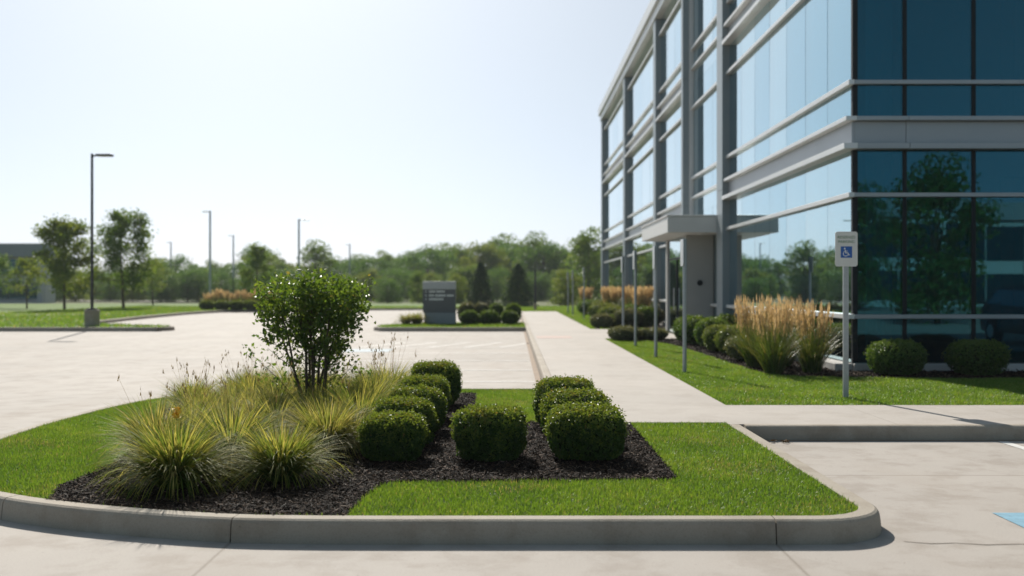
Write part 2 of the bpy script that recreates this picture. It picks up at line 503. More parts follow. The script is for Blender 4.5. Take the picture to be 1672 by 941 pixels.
# ---------------------------------------------------------------- vegetation makers (numpy)
def blades(base, az, length, width, lean, curl, nseg=2, rg=rng, taper=1.0, twist=None, pw=1.6):
    """strips that rise from base, lean by `lean` (rad from vertical) and curl over; returns V, quads, along"""
    n = len(base)
    t = np.linspace(0, 1, nseg + 1)
    seg = (length / nseg)[:, None]
    th = lean[:, None] + curl[:, None] * (np.arange(nseg) + 0.5)[None, :] / nseg
    dr = np.concatenate([np.zeros((n, 1)), np.cumsum(np.sin(th) * seg, 1)], 1)
    dz = np.concatenate([np.zeros((n, 1)), np.cumsum(np.cos(th) * seg, 1)], 1)
    cx, sxn = np.cos(az)[:, None], np.sin(az)[:, None]
    X = base[:, 0:1] + dr * cx
    Y = base[:, 1:2] + dr * sxn
    Z = base[:, 2:3] + dz
    tw = az + np.pi / 2 if twist is None else az + np.pi / 2 + twist
    w = width[:, None] * 0.5 * (1 - taper * t[None, :] ** pw * 0.93)
    ox, oy = np.cos(tw)[:, None] * w, np.sin(tw)[:, None] * w
    A = np.stack([X - ox, Y - oy, Z], -1)
    B = np.stack([X + ox, Y + oy, Z], -1)
    V = np.stack([A, B], 2).reshape(-1, 3)
    k = 2 * (nseg + 1)
    q = np.array([[2 * i, 2 * i + 1, 2 * i + 3, 2 * i + 2] for i in range(nseg)])
    F = (np.arange(n)[:, None, None] * k + q[None]).reshape(-1, 4)
    al = np.broadcast_to(np.repeat(t, 2)[None], (n, k)).reshape(-1)
    return V, F, al

def leaves(P, Nrm, size, aspect=0.55, rg=rng, fold=0.18):
    """folded rhombus leaves at P facing about Nrm; returns V, tris"""
    n = len(P)
    Nn = Nrm / (np.linalg.norm(Nrm, axis=1, keepdims=True) + 1e-9)
    r = rg.normal(size=(n, 3))
    U = np.cross(Nn, r)
    U /= np.linalg.norm(U, axis=1, keepdims=True) + 1e-9
    W = np.cross(Nn, U)
    s = (size if np.ndim(size) else np.full(n, size))[:, None]
    a = P - U * s * 0.5
    b = P + U * s * 0.5
    l = P + W * s * aspect * 0.5 + Nn * s * fold - U * s * 0.05
    rr = P - W * s * aspect * 0.5 + Nn * s * fold - U * s * 0.05
    V = np.stack([a, l, b, rr], 1).reshape(-1, 3)
    F = (np.arange(n)[:, None, None] * 4 + np.array([[0, 2, 1], [0, 3, 2]])[None]).reshape(-1, 3)
    return V, F

def unit(n, rg=rng):
    v = rg.normal(size=(n, 3))
    return v / np.linalg.norm(v, axis=1, keepdims=True)

def lump(D, seed, k=7, amp=1.0):
    """smooth random field over directions"""
    r = np.random.default_rng(seed)
    f = np.zeros(len(D))
    for _ in range(k):
        w = r.normal(size=3) * 3.2
        f += np.sin(D @ w + r.random() * 6.28)
    return amp * f / k

def lawn(name, poly, holes, density, z, hmin, hmax, width, seed, z_extra=0):
    rg = np.random.default_rng(seed)
    P = scatter(poly, density, holes, rg)
    n = len(P)
    patch = 0.5 + 0.5 * np.sin(P[:, 0] * 3.1 + 1.3 * np.sin(P[:, 1] * 2.3)) * np.sin(P[:, 1] * 2.7 + 0.8 * np.sin(P[:, 0] * 4.1))
    h = (hmin + (hmax - hmin) * rg.random(n)) * (0.8 + 0.35 * patch)
    base = np.column_stack([P, np.full(n, z)])
    V, F, al = blades(base, rg.random(n) * 6.283, h, width * (0.7 + 0.6 * rg.random(n)), rg.random(n) * 0.55, rg.random(n) * 0.9, 2, rg)
    p2 = 0.5 + 0.5 * np.sin(P[:, 0] * 7.3 + 2.1 * np.sin(P[:, 1] * 5.1 + 1.0)) * np.sin(P[:, 1] * 8.9 + 1.7 * np.sin(P[:, 0] * 6.3))
    tint = np.clip(-0.02 + 0.46 * rg.random(n) + 0.32 * patch + 0.22 * p2, 0, 0.94)
    dry = np.clip(np.sin(P[:, 0] * 1.9 + 2.0 * np.sin(P[:, 1] * 1.3)) * np.sin(P[:, 1] * 2.2 + 1.5 * np.sin(P[:, 0] * 1.1)) - 0.45, 0, 1)
    tint[rg.random(n) < 0.03 + 0.35 * dry] = 1.0
    o = np_mesh(name, V, F, M['grass'], attrs={'tint': np.repeat(tint, 6)})
    return tag(o, kind='stuff')

# ---------------------------------------------------------------- setting: ground, lot, walks, kerbs, lawns, beds
big = [(-430, -430), (430, -430), (430, 430), (-430, 430)]
sheet('terrain', big, -0.06, M['field'])

lot = [(-90, -45), (45, -45), (45, 13.0), (1.2, 13.0), (1.2, 84), (-90, 84)]
sheet('parking_lot_pavement', lot, 0.0, M['lot'], z0=-0.05)

def arc(cx, cy, r, a0, a1, n):
    return [(cx + r * math.cos(R(a0 + (a1 - a0) * i / n)), cy + r * math.sin(R(a0 + (a1 - a0) * i / n))) for i in range(n + 1)]

def smooth_line(pts, n=6):
    """Catmull-Rom through pts"""
    out = []
    P = [pts[0]] + list(pts) + [pts[-1]]
    for i in range(1, len(P) - 2):
        p0, p1, p2, p3 = [np.array(q, float) for q in P[i - 1:i + 3]]
        for k in range(n):
            t = k / n
            q = 0.5 * (2 * p1 + (p2 - p0) * t + (2 * p0 - 5 * p1 + 4 * p2 - p3) * t * t + (3 * p1 - p0 - 3 * p2 + p3) * t ** 3)
            out.append((q[0], q[1]))
    out.append(tuple(pts[-1]))
    return out

def kerb(name, line, side, closed=False, w=0.15, h=0.15, sec=3.42, z0=-0.02):
    """sweep a kerb along the outer foot line; `side`=+1 when the kerb lies to the left of the walking direction"""
    P = [np.array(p, float) for p in line]
    # resample
    d = [0.0]
    for a, b in zip(P, P[1:]):
        d.append(d[-1] + float(np.linalg.norm(b - a)))
    tot = d[-1]
    nsec = max(1, round(tot / sec))
    mb = MB()
    prof = [(0.0, z0), (0.012, h * 0.62), (0.018, h - 0.028), (0.028, h - 0.010), (0.046, h), (w - 0.01, h + 0.002), (w, h - 0.006), (w, z0)]
    def at(s):
        for i in range(len(d) - 1):
            if s <= d[i + 1] + 1e-9:
                f = (s - d[i]) / max(d[i + 1] - d[i], 1e-9)
                return P[i] * (1 - f) + P[i + 1] * f
        return P[-1]
    for k in range(nsec):
        s0, s1 = tot * k / nsec + 0.004, tot * (k + 1) / nsec - 0.004
        ss = sorted(set([s0, s1] + [x for x in d if s0 < x < s1]))
        rows = []
        for s in ss:
            a, b = at(max(s - 0.02, 0)), at(min(s + 0.02, tot))
            t = (b - a) / (np.linalg.norm(b - a) + 1e-9)
            nrm = np.array([-t[1], t[0]]) * side
            p = at(s)
            rows.append([(p[0] + nrm[0] * u, p[1] + nrm[1] * u, z) for u, z in prof])
        b0 = len(mb.v)
        m = len(prof)
        for r in rows:
            mb.v += r
        for i in range(len(rows) - 1):
            for j in range(m - 1):
                q = (b0 + i * m + j, b0 + (i + 1) * m + j, b0 + (i + 1) * m + j + 1, b0 + i * m + j + 1)
                mb.f.append(q if side > 0 else tuple(reversed(q)))
                mb.mi.append(0)
        mb.f.append(tuple(b0 + j for j in range(m))); mb.mi.append(0)
        mb.f.append(tuple(b0 + (len(rows) - 1) * m + j for j in reversed(range(m)))); mb.mi.append(0)
    o = mb.build(name, M['kerb'])
    return tag(o, kind='structure')

# near planting island: walks from the sidewalk corner round the front and left to the path
isl = [(2.46, 11.33)] + [(2.46, 9.6), (2.46, 8.2)] + arc(1.93, 7.17, 0.53, 0, -90, 10) + [(0.5, 6.64), (-0.8, 6.64)]
isl += smooth_line([(-1.2, 6.645), (-1.78, 6.69), (-2.40, 6.85), (-2.98, 7.06), (-3.55, 7.36), (-4.15, 7.82), (-4.68, 8.55), (-4.98, 9.6), (-5.10, 11.0), (-5.06, 12.6), (-4.85, 13.9), (-4.35, 14.8), (-3.5, 15.3), (-2.2, 15.45), (0.5, 15.45)], 4)
ka = min(range(len(isl)), key=lambda i: abs(isl[i][0] - 0.5) + abs(isl[i][1] - 6.64))
kb = min(range(len(isl)), key=lambda i: abs(isl[i][0] + 1.78) + abs(isl[i][1] - 6.69))
kerb('kerb', isl[:ka] + [(1.65, 6.64)], -1, sec=9)
kerb('kerb', [(1.65, 6.64)] + isl[ka:kb] + [(-1.77, 6.689)], -1, sec=9)
kerb('kerb', [(-1.77, 6.689)] + isl[kb:], -1, sec=1.9)
def inset(line, d, side=-1):
    out = []
    P = [np.array(p, float) for p in line]
    for i, p in enumerate(P):
        t = P[min(i + 1, len(P) - 1)] - P[max(i - 1, 0)]
        t = t / (np.linalg.norm(t) + 1e-9)
        out.append(tuple(p + np.array([-t[1], t[0]]) * side * d))
    return out
isl_in = inset(isl, 0.149)
isl_in[0] = (2.311, 11.5); isl_in[-1] = (0.5, 15.301)
isl_poly = isl_in + [(0.5, 11.5)]
sheet('lawn', isl_poly, 0.130, M['lawn_soil'])
bed = [(1.27, 11.47), (1.27, 8.22), (1.2, 8.1), (-0.86, 8.02), (-0.98, 7.85), (-1.03, 7.4), (-1.06, 6.80), (-1.8, 6.84), (-2.35, 6.99), (-2.92, 7.2), (-3.18, 7.30), (-3.32, 7.8), (-3.30, 8.8),
       (-3.45, 10.0), (-3.8, 11.4), (-4.15, 12.8), (-4.2, 13.8), (-3.6, 14.5), (-2.0, 14.75), (-0.5, 14.7), (-0.46, 13.5), (-0.44, 11.6), (0.3, 11.55), (0.5, 11.47)]
sheet('mulch_bed', bed, 0.138, M['mulch'])
lawn('grass', isl_poly, [bed], 9500, 0.130, 0.020, 0.047, 0.0048, 11)

def chips(name, poly, density, z, seed, s=1.0):
    rg = np.random.default_rng(seed)
    P = scatter(poly, density, (), rg)
    n = len(P)
    az = rg.random(n) * 6.283
    pitch = rg.normal(size=n) * 0.35
    roll = rg.normal(size=n) * 0.5
    ln = (0.008 + 0.032 * rg.random(n) ** 2.2) * s
    wd = (0.0018 + 0.0042 * rg.random(n) ** 1.5) * s
    U = np.column_stack([np.cos(az) * np.cos(pitch), np.sin(az) * np.cos(pitch), np.sin(pitch)])
    S = np.column_stack([-np.sin(az), np.cos(az), np.zeros(n)])
    Wn = np.cross(U, S)
    S2 = S * np.cos(roll)[:, None] + Wn * np.sin(roll)[:, None]
    T = np.cross(U, S2)
    c = np.column_stack([P, z + rg.random(n) * 0.018])
    a, b, th = U * ln[:, None], S2 * wd[:, None], T * (wd * 0.35)[:, None]
    V = np.stack([c - a - b, c + a - b * 0.7, c + a * 0.95 + b * 0.8, c - a * 0.9 + b, c - a - b * 0.8 + th, c + a * 0.9 - b * 0.6 + th, c + a * 0.9 + b * 0.7 + th, c - a * 0.8 + b * 0.9 + th], 1).reshape(-1, 3)
    q = np.array([[3, 2, 1, 0], [4, 5, 6, 7], [0, 1, 5, 4], [1, 2, 6, 5], [2, 3, 7, 6], [3, 0, 4, 7]])
    F = (np.arange(n)[:, None, None] * 8 + q[None]).reshape(-1, 4)
    return tag(np_mesh(name, V, F, M['chip'], attrs={'tint': np.repeat(rg.random(n), 8)}), kind='stuff')
chips('mulch_chips', bed, 5200, 0.140, 12)

# path along the building, sidewalk and their kerbs
path = [(0.5, 11.5), (2.311, 11.5), (2.311, 11.35), (2.65, 11.35), (2.65, 13.2), (2.65, 30.4), (5.1, 30.4), (5.1, 37.6), (2.78, 37.6), (2.75, 66), (0.65, 66), (0.65, 15.30), (0.5, 15.30)]
sheet('path', path, 0.15, M['walk'], z0=0.0)
side = [(2.65, 11.35), (45, 11.35), (45, 13.2), (2.65, 13.2)]
sheet('sidewalk', side, 0.15, M['side'], z0=0.0)
kerb('kerb', [(45, 11.2), (2.46, 11.2)], -1)
kerb('kerb', [(0.5, 15.46), (0.5, 66.0)], -1)
sheet('gutter_dirt', [(0.40, 15.5), (0.5, 15.5), (0.5, 66), (0.44, 66)], 0.004, M['dirt'])
sheet('gutter_dirt', [(2.5, 11.13), (30, 11.15), (30, 11.2), (2.5, 11.2)], 0.004, M['dirt'])

# lawn and mulch beside the building
rl = [(2.65, 13.2), (45, 13.2), (45, 18.7), (5.98, 18.7), (5.98, 30.4), (2.65, 30.4)]
sheet('lawn', rl, 0.135, M['lawn_soil'], z0=0.0)
rbed = smooth_line([(45, 17.15), (9, 17.1), (6.6, 17.05), (5.6, 17.25), (4.75, 17.45), (4.3, 18.1), (4.22, 19.6), (4.2, 23.4), (4.1, 27.0), (3.7, 29.2), (3.0, 29.7), (2.72, 30.38)], 4) + [(5.98, 30.38), (5.98, 18.7), (45, 18.7)]
sheet('mulch_bed', rbed, 0.143, M['mulch'])
chips('mulch_chips', [p for p in rbed if p[0] < 10] + [(10, 18.7), (10, 17.1)], 700, 0.145, 13, s=1.8)
lawn('grass', [(2.65, 13.2), (9.5, 13.2), (9.5, 17.3), (5.98, 18.7), (5.98, 30.4), (2.65, 30.4)], [rbed], 4200, 0.133, 0.028, 0.058, 0.008, 14)

fl = [(2.78, 37.6), (5.98, 37.6), (5.98, 69), (16, 69), (16, 84), (-0.2, 84), (0.4, 66.02), (2.75, 66.02)]
sheet('lawn', fl, 0.13, M['far_lawn'], z0=0.0)
fbed = [(2.95, 37.75), (5.98, 37.75), (5.98, 68.5), (4.7, 68), (4.5, 56), (4.0, 46), (3.7, 41), (3.0, 39.2)]
sheet('mulch_bed', fbed, 0.137, M['mulch'])
lawn('grass', fl, [fbed], 260, 0.13, 0.05, 0.1, 0.03, 15)

# sign island in the middle of the lot
si = smooth_line([(0.5, 39.2), (-4.3, 39.2), (-5.0, 39.6), (-5.25, 40.6), (-4.9, 42.2), (-4.0, 43.6), (-2.8, 44.3), (0.5, 44.6)], 5)
kerb('kerb', si, -1)
si_p = inset(si, 0.149) + [(0.5, 44.4), (0.5, 39.4)]
sheet('lawn', si_p, 0.13, M['far_lawn'])
lawn('grass', si_p, [], 350, 0.13, 0.05, 0.1, 0.025, 16)

# left island with the lamp post, merging into the lawn beyond
li = smooth_line([(-60, 39.2), (-30, 39.2), (-14.5, 39.2), (-13.2, 39.45), (-12.75, 40.2), (-13.3, 41.2), (-15.2, 42.6), (-17.8, 45.0), (-18.6, 50.5), (-19.2, 58), (-19.4, 65), (-18.6, 70), (-15.5, 73.5), (-8, 76.5), (0.4, 78.5)], 5)
kerb('kerb', li, 1)
li_p = inset(li, 0.149, 1)
wl = li_p + [(0.4, 78.7), (0.4, 100), (-60, 100)]
sheet('lawn', wl, 0.13, M['far_lawn'])
lawn('grass', [p for p in li_p if p[0] > -30] + [(-10, 84), (-30, 84)], [], 45, 0.13, 0.06, 0.14, 0.045, 17)
sheet('road', [(-60, 47.5), (-26, 55.5), (-22, 60.5), (-24, 62.5), (-60, 62.5)], 0.136, M['lot'])
sheet('road', [(-75, 140), (-40, 122), (-26, 122), (-26, 127), (-40, 128), (-75, 150)], 0.05, M['lot'])

# painted markings
for i, y in enumerate((18.2, 20.75, 23.4, 26.1, 28.5, 36.9)):
    tag(sheet('road_marking', [(-4.6, y - 0.05), (0.38, y - 0.05), (0.38, y + 0.05), (-4.6, y + 0.05)], 0.004, M['paint_white']), kind='structure')
for k in range(5):
    x = -4.2 + k * 0.95
    sheet('road_marking', [(x, 28.7), (x + 0.12, 28.7), (x + 1.1, 31.2), (x + 0.98, 31.2)], 0.004, M['paint_white'])
sheet('road_marking', [(-4.6, 31.2), (0.38, 31.2), (0.38, 31.3), (-4.6, 31.3)], 0.004, M['paint_white'])
sheet('road_marking', [(-4.3, 26.6), (-3.1, 26.6), (-3.1, 27.9), (-4.3, 27.9)], 0.004, M['paint_blue_worn'])
for x in (5.1, 7.85, 10.6):
    sheet('road_marking', [(x - 0.05, 5.6), (x + 0.05, 5.6), (x + 0.05, 11.08), (x - 0.05, 11.08)], 0.004, M['paint_white'])
sheet('road_marking', [(3.41, 6.2), (4.75, 6.2), (4.75, 7.57), (3.41, 7.57)], 0.004, M['paint_blue'])
cr = [(2.47, 6.72), (2.62, 6.66), (2.78, 6.68), (2.95, 6.63), (3.15, 6.65), (3.4, 6.66), (3.8, 6.64), (4.4, 6.66)]
sheet('pavement_crack', [(x, y - 0.004) for x, y in cr] + [(x, y + 0.005 + 0.004 * (i % 2)) for i, (x, y) in reversed(list(enumerate(cr)))], 0.003, M['crack'])

# ---------------------------------------------------------------- the glass office building
B = empty('office_building', (5.98, 18.7, 0.15), 0, 'three storey glass office building with grey metal bands beside the path', 'building')
def bpart(name, mb, mat, bevel=0.0, parent=None, smooth=False):
    o = mb.build(name, mat, None, bevel=bevel, smooth=smooth)
    me = o.data
    off = np.array([5.98, 18.7, 0.15], np.float32)
    co_ = np.empty(len(me.vertices) * 3, np.float32)
    me.vertices.foreach_get('co', co_)
    me.vertices.foreach_set('co', (co_.reshape(-1, 3) - off).ravel())
    me.update()
    o.parent = parent if parent is not None else B
    return o
rgp = np.random.default_rng(55)
def tilt_pane(mb, axis, g, a, b, z0, z1):
    """a pane of glass set a millimetre or two out of true, as real ones are"""
    h = (b - a) * rgp.normal() * 0.0012
    v = (z1 - z0) * rgp.normal() * 0.0010
    c = 0.004
    pts = []
    for dy, t in ((0, 0), (0, 0.025)):
        pts += [(g + c + t - abs(h) * 0 + s_ * h + w_ * v, p, z) for p, z, s_, w_ in ((a, z0, -.5, -.5), (b, z0, .5, -.5), (b, z1, .5, .5), (a, z1, -.5, .5))]
    n0 = len(mb.v)
    mb.v += pts if axis == 0 else [(p, x, z) for x, p, z in pts]
    for q in ((0, 1, 2, 3), (7, 6, 5, 4), (0, 4, 5, 1), (1, 5, 6, 2), (2, 6, 7, 3), (3, 7, 4, 0)):
        q = tuple(n0 + i for i in q)
        mb.f.append(tuple(reversed(q)) if axis == 0 else q)
        mb.mi.append(0)
GX, FY, YE, XE = 5.98, 18.7, 69.0, 17.0
cols = [(29.3, 30.1, 0.20), (35.2, 35.55, 0.34), (42.8, 43.5, 0.22), (54.5, 55.3, 0.22), (68.2, 69.0, 0.22)]
bays = [(FY, 29.3), (30.1, 35.2), (35.55, 42.8), (43.5, 54.5), (55.3, 68.2)]
rows = [[(0.29, 1.06), (1.14, 3.19), (3.27, 4.02)], [(4.60, 5.16), (5.24, 7.46), (7.54, 8.27)], [(8.85, 9.41), (9.49, 11.69), (11.77, 12.4)]]
nmods = [7, 3, 4, 4, 5]
for (y0, y1), nm in zip(bays, nmods):
    for k in range(nm):
        a, b = y0 + (y1 - y0) * k / nm + 0.007, y0 + (y1 - y0) * (k + 1) / nm - 0.007
        for st in rows:
            mb = MB()
            for z0, z1 in st:
                tilt_pane(mb, 0, GX, a, b, z0, z1)
            bpart('window', mb, M[('glass', 'glass_b', 'glass_c')[rgp.integers(0, 3)]])
fm = [6.03, 6.89, 8.10, 9.31, 10.52, 11.73, 12.94, 14.15, XE]
for a, b in zip(fm, fm[1:]):
    for st in rows:
        mb = MB()
        for z0, z1 in st:
            tilt_pane(mb, 1, FY, a + 0.035, b - 0.035, z0, z1)
        bpart('window', mb, M['glass'])
# mullions behind the joints (left) and dark mullion strips (front)
for (y0, y1), nm in zip(bays, nmods):
    for k in range(1, nm):
        y = y0 + (y1 - y0) * k / nm
        mb = MB()
        mb.box(GX + 0.026, GX + 0.11, y - 0.025, y + 0.025, 0.29, 12.4)
        bpart('mullion', mb, M['mullion'])
for x in fm[1:-1]:
    mb = MB()
    mb.box(x - 0.035, x + 0.035, FY - 0.012, FY + 0.10, 0.29, 12.4)
    bpart('mullion', mb, M['mullion'])
mb = MB()
mb.box(GX - 0.004, GX + 0.085, FY - 0.006, FY + 0.085, 0.29, 12.4)
bpart('mullion', mb, M['mullion'])
# transoms
for z in (1.10, 3.23, 5.20, 7.50, 9.45, 11.73):
    for (y0, y1) in bays:
        mb = MB()
        ya = y0 - 0.10 if y0 == FY else y0 + 0.02
        mb.box(GX - 0.10, GX - 0.002, ya, y1 - 0.02, z - 0.042, z + 0.042)
        bpart('transom', mb, M['alu_light'], 0.006)
    mb = MB()
    mb.box(GX, XE, FY - 0.10, FY - 0.014, z - 0.036, z + 0.036)
    bpart('transom', mb, M['alu'], 0.006)  # darker metal than the left transoms: this face's shade put into the colour
# storey bands
for z in (4.02, 8.27):
    for i, (y0, y1) in enumerate(bays):
        s = 0.0 if i else 1.0
        mb = MB()
        if i == 1:
            mb.box(GX - 0.10, GX + 0.02, y0 + 0.02, y1 - 0.02, z + 0.49, z + 0.57)
            mg = MB()
            mg.box(GX + 0.004, GX + 0.03, y0 + 0.02, y1 - 0.02, z + 0.004, z + 0.488)
            bpart('window', mg, M['glass'])
        else:
            mb.box(GX - 0.22, GX + 0.02, y0 - 0.22 * s, y1 - 0.01, z, z + 0.10)
            mb.box(GX - 0.03, GX + 0.02, y0 - 0.03 * s, y1 - 0.01, z + 0.102, z + 0.498, 1)
            mb.box(GX - 0.17, GX + 0.02, y0 - 0.17 * s, y1 - 0.01, z + 0.50, z + 0.575)
        bpart('spandrel_band', mb, [M['alu_light'], M['alu']], 0.006)
    mb = MB()
    for x0, x1 in ((GX + 0.022, 6.90), (6.906, 10.5), (10.506, XE)):
        mb.box(x0, x1, FY - 0.22, FY + 0.02, z, z + 0.10)
        mb.box(x0, x1, FY - 0.03, FY + 0.02, z + 0.102, z + 0.498)
        mb.box(x0, x1, FY - 0.17, FY + 0.02, z + 0.50, z + 0.575)
    bpart('spandrel_band', mb, M['alu'], 0.006)  # front run of the same bands, shade painted in by the darker metal
for (y0, y1, p) in cols:
    mb = MB()
    for z0, z1 in ((0.15, 4.3), (4.306, 8.5), (8.506, 12.39)):
        mb.box(GX - p, GX + 0.12, y0, y1, z0, z1)
    bpart('column', mb, M['column'], 0.008)
mb = MB()   # narrow light jamb beside the wide column
mb.box(GX - 0.13, GX, 35.06, 35.19, 0.15, 12.39)
bpart('jamb', mb, M['alu_light'], 0.005)
mb = MB()
mb.box(GX - 0.38, XE, FY - 0.38, YE + 0.3, 12.76, 13.24)
mb.box(GX - 0.27, XE, FY - 0.27, YE + 0.2, 12.402, 12.758)
bpart('roof', mb, M['alu_light'], 0.01)
mb = MB()
mb.box(GX - 0.32, GX, FY - 0.02, 29.2, 0.13, 0.275)
mb.box(GX, XE, FY - 0.10, FY - 0.002, 0.13, 0.275)
mb.box(GX - 0.12, GX, 30.2, YE, 0.13, 0.275)
bpart('plinth', mb, M['farlight'], 0.01)
mb = MB()
mb.box(XE, XE + 0.3, FY, YE, 0.1, 12.4)
mb.box(GX + 0.3, XE, YE - 0.25, YE, 0.1, 12.4)
bpart('rear_wall', mb, M['panel'])
# inside: floors, ceilings, core, columns, blinds
for z in (0.13, 4.10, 8.35):
    mb = MB()
    mb.box(GX + 0.16, XE - 0.02, FY + 0.16, YE - 0.3, z, z + (0.1 if z < 1 else 0.42))
    bpart('floor_slab', mb, M['interior'])
mb = MB()
mb.box(11.0, 11.3, 24.0, 60.0, 0.24, 12.3)
mb.box(11.31, 16.5, 24.0, 24.3, 0.24, 12.3)
bpart('core_wall', mb, M['interior'])
for (x, y) in ((6.85, 19.9), (12.3, 20.6), (7.15, 29.7), (7.15, 36.2), (7.15, 43.1), (7.15, 54.9)):
    mb = MB()
    mb.tube([(x, y, 0.23), (x, y, 12.35)], [0.24, 0.24], 20)
    bpart('interior_column', mb, M['blind'], smooth=False)
for k, zb in ((3, 6.1), (4, 6.35), (5, 6.7)):
    y0, y1 = bays[0]
    a = y0 + (y1 - y0) * (6 - k) / 7 * 0 + y0 * 0
for y0, y1, zb in ((18.95, 20.1, 7.35), (20.3, 21.6, 6.95), (21.85, 23.1, 6.7), (30.4, 33.2, 6.3)):
    mb = MB()
    mb.box(GX + 0.20, GX + 0.21, y0, y1, zb, 8.2)
    bpart('roller_blind', mb, M['blind'])
# entrance: canopy, vestibule, door
mb = MB()
mb.box(4.40, GX - 0.002, 30.13, 36.1, 3.17, 3.62)
mb.box(4.37, GX - 0.002, 30.11, 36.12, 3.622, 3.67)
can = bpart('canopy', mb, M['canopy'], 0.012)
mb = MB()
mb.tube([(5.45, 30.8, 3.14), (5.45, 30.8, 3.168)], [0.10, 0.10], 16)
bpart('downlight', mb, M['letter'], parent=can)
mb = MB()
mb.box(5.15, GX - 0.003, 31.6, 31.85, 0.15, 3.168)
ves = bpart('vestibule_wall', mb, M['panel'], 0.008)
mb = MB()
mb.box(5.15, 5.35, 35.4, 35.7, 0.15, 3.168)
bpart('vestibule_pier', mb, M['panel'], 0.008)
mb = MB()
mb.tube([(5.57, 31.57, 1.75), (5.57, 31.597, 1.75)], [0.085, 0.085], 16)
bpart('intercom', mb, M['mullion'], parent=ves)
mb = MB()
mb.box(5.20, 5.225, 31.87, 33.5, 0.17, 2.5)
mb.box(5.20, 5.225, 33.56, 35.38, 0.17, 2.5)
mb.box(5.20, 5.225, 31.87, 35.38, 2.56, 3.12)
dr = bpart('door', mb, M['glass'])
mb = MB()
mb.box(5.17, 5.245, 33.5, 33.56, 0.17, 2.5)
mb.box(5.17, 5.245, 31.87, 35.38, 2.5, 2.56)
bpart('door_frame', mb, M['mullion'], parent=dr)
mb = MB()
mb.tube([(5.12, 33.7, 0.9), (5.12, 33.7, 1.6)], [0.015, 0.015], 8)
bpart('handle', mb, M['alu_light'], parent=dr)

# ---------------------------------------------------------------- low building beyond the trees on the left, and what stands behind the camera
def low_building(name, label, x0, x1, y0, y1, H, bands, group=None):
    b = empty(name, ((x0 + x1) / 2, y0, 0), 0, label, 'building', group)
    off = ((x0 + x1) / 2, y0, 0)
    def bp(nm, mb, mat, bev=0.0):
        mb.v = [(x - off[0], y - off[1], z - off[2]) for x, y, z in mb.v]
        return mb.build(nm, mat, b, bevel=bev)
    mb = MB(); mb.box(x0, x1, y0 + 0.3, y1, 0, H - 1.4); bp('wall', mb, M['farlight'])
    mb = MB(); mb.box(x0 - 0.4, x1 + 0.4, y0 - 0.3, y1 + 0.3, H - 1.4, H); bp('parapet', mb, M['brickgrey'], 0.03)
    for z0, z1 in bands:
        n = max(3, int((x1 - x0) / 3.2))
        for i in range(n):
            a, c = x0 + 0.5 + (x1 - x0 - 1) * i / n, x0 + 0.5 + (x1 - x0 - 1) * (i + 1) / n
            mb = MB()
            if y0 > 0: mb.box(a + 0.06, c - 0.06, y0 + 0.12, y0 + 0.28, z0, z1)
            else: mb.box(a + 0.06, c - 0.06, y1 + 0.02, y1 + 0.12, z0, z1)
            bp('window', mb, M['far_glass'])
    n = max(3, int((x1 - x0) / 6.4))
    for i in range(n + 1):
        x = x0 + 0.3 + (x1 - x0 - 0.6) * i / n
        mb = MB()
        if y0 > 0: mb.box(x - 0.25, x + 0.25, y0 - 0.15, y0 + 0.298, 0, H - 1.402)
        else: mb.box(x - 0.25, x + 0.25, y1 + 0.002, y1 + 0.28, 0, H - 1.402)
        bp('pilaster', mb, M['farlight'])
    return b
low_building('low_office_building', 'low flat roofed grey building with dark window bands behind the left trees', -84, -48.4, 110, 113, 6.2, ((0.5, 2.2), (3.0, 4.6)))
low_building('low_office_building', 'pale two storey building mirrored in the dark front glass', 14, 60, -62, -46.5, 8.5, ((0.6, 2.9), (4.0, 6.6)))

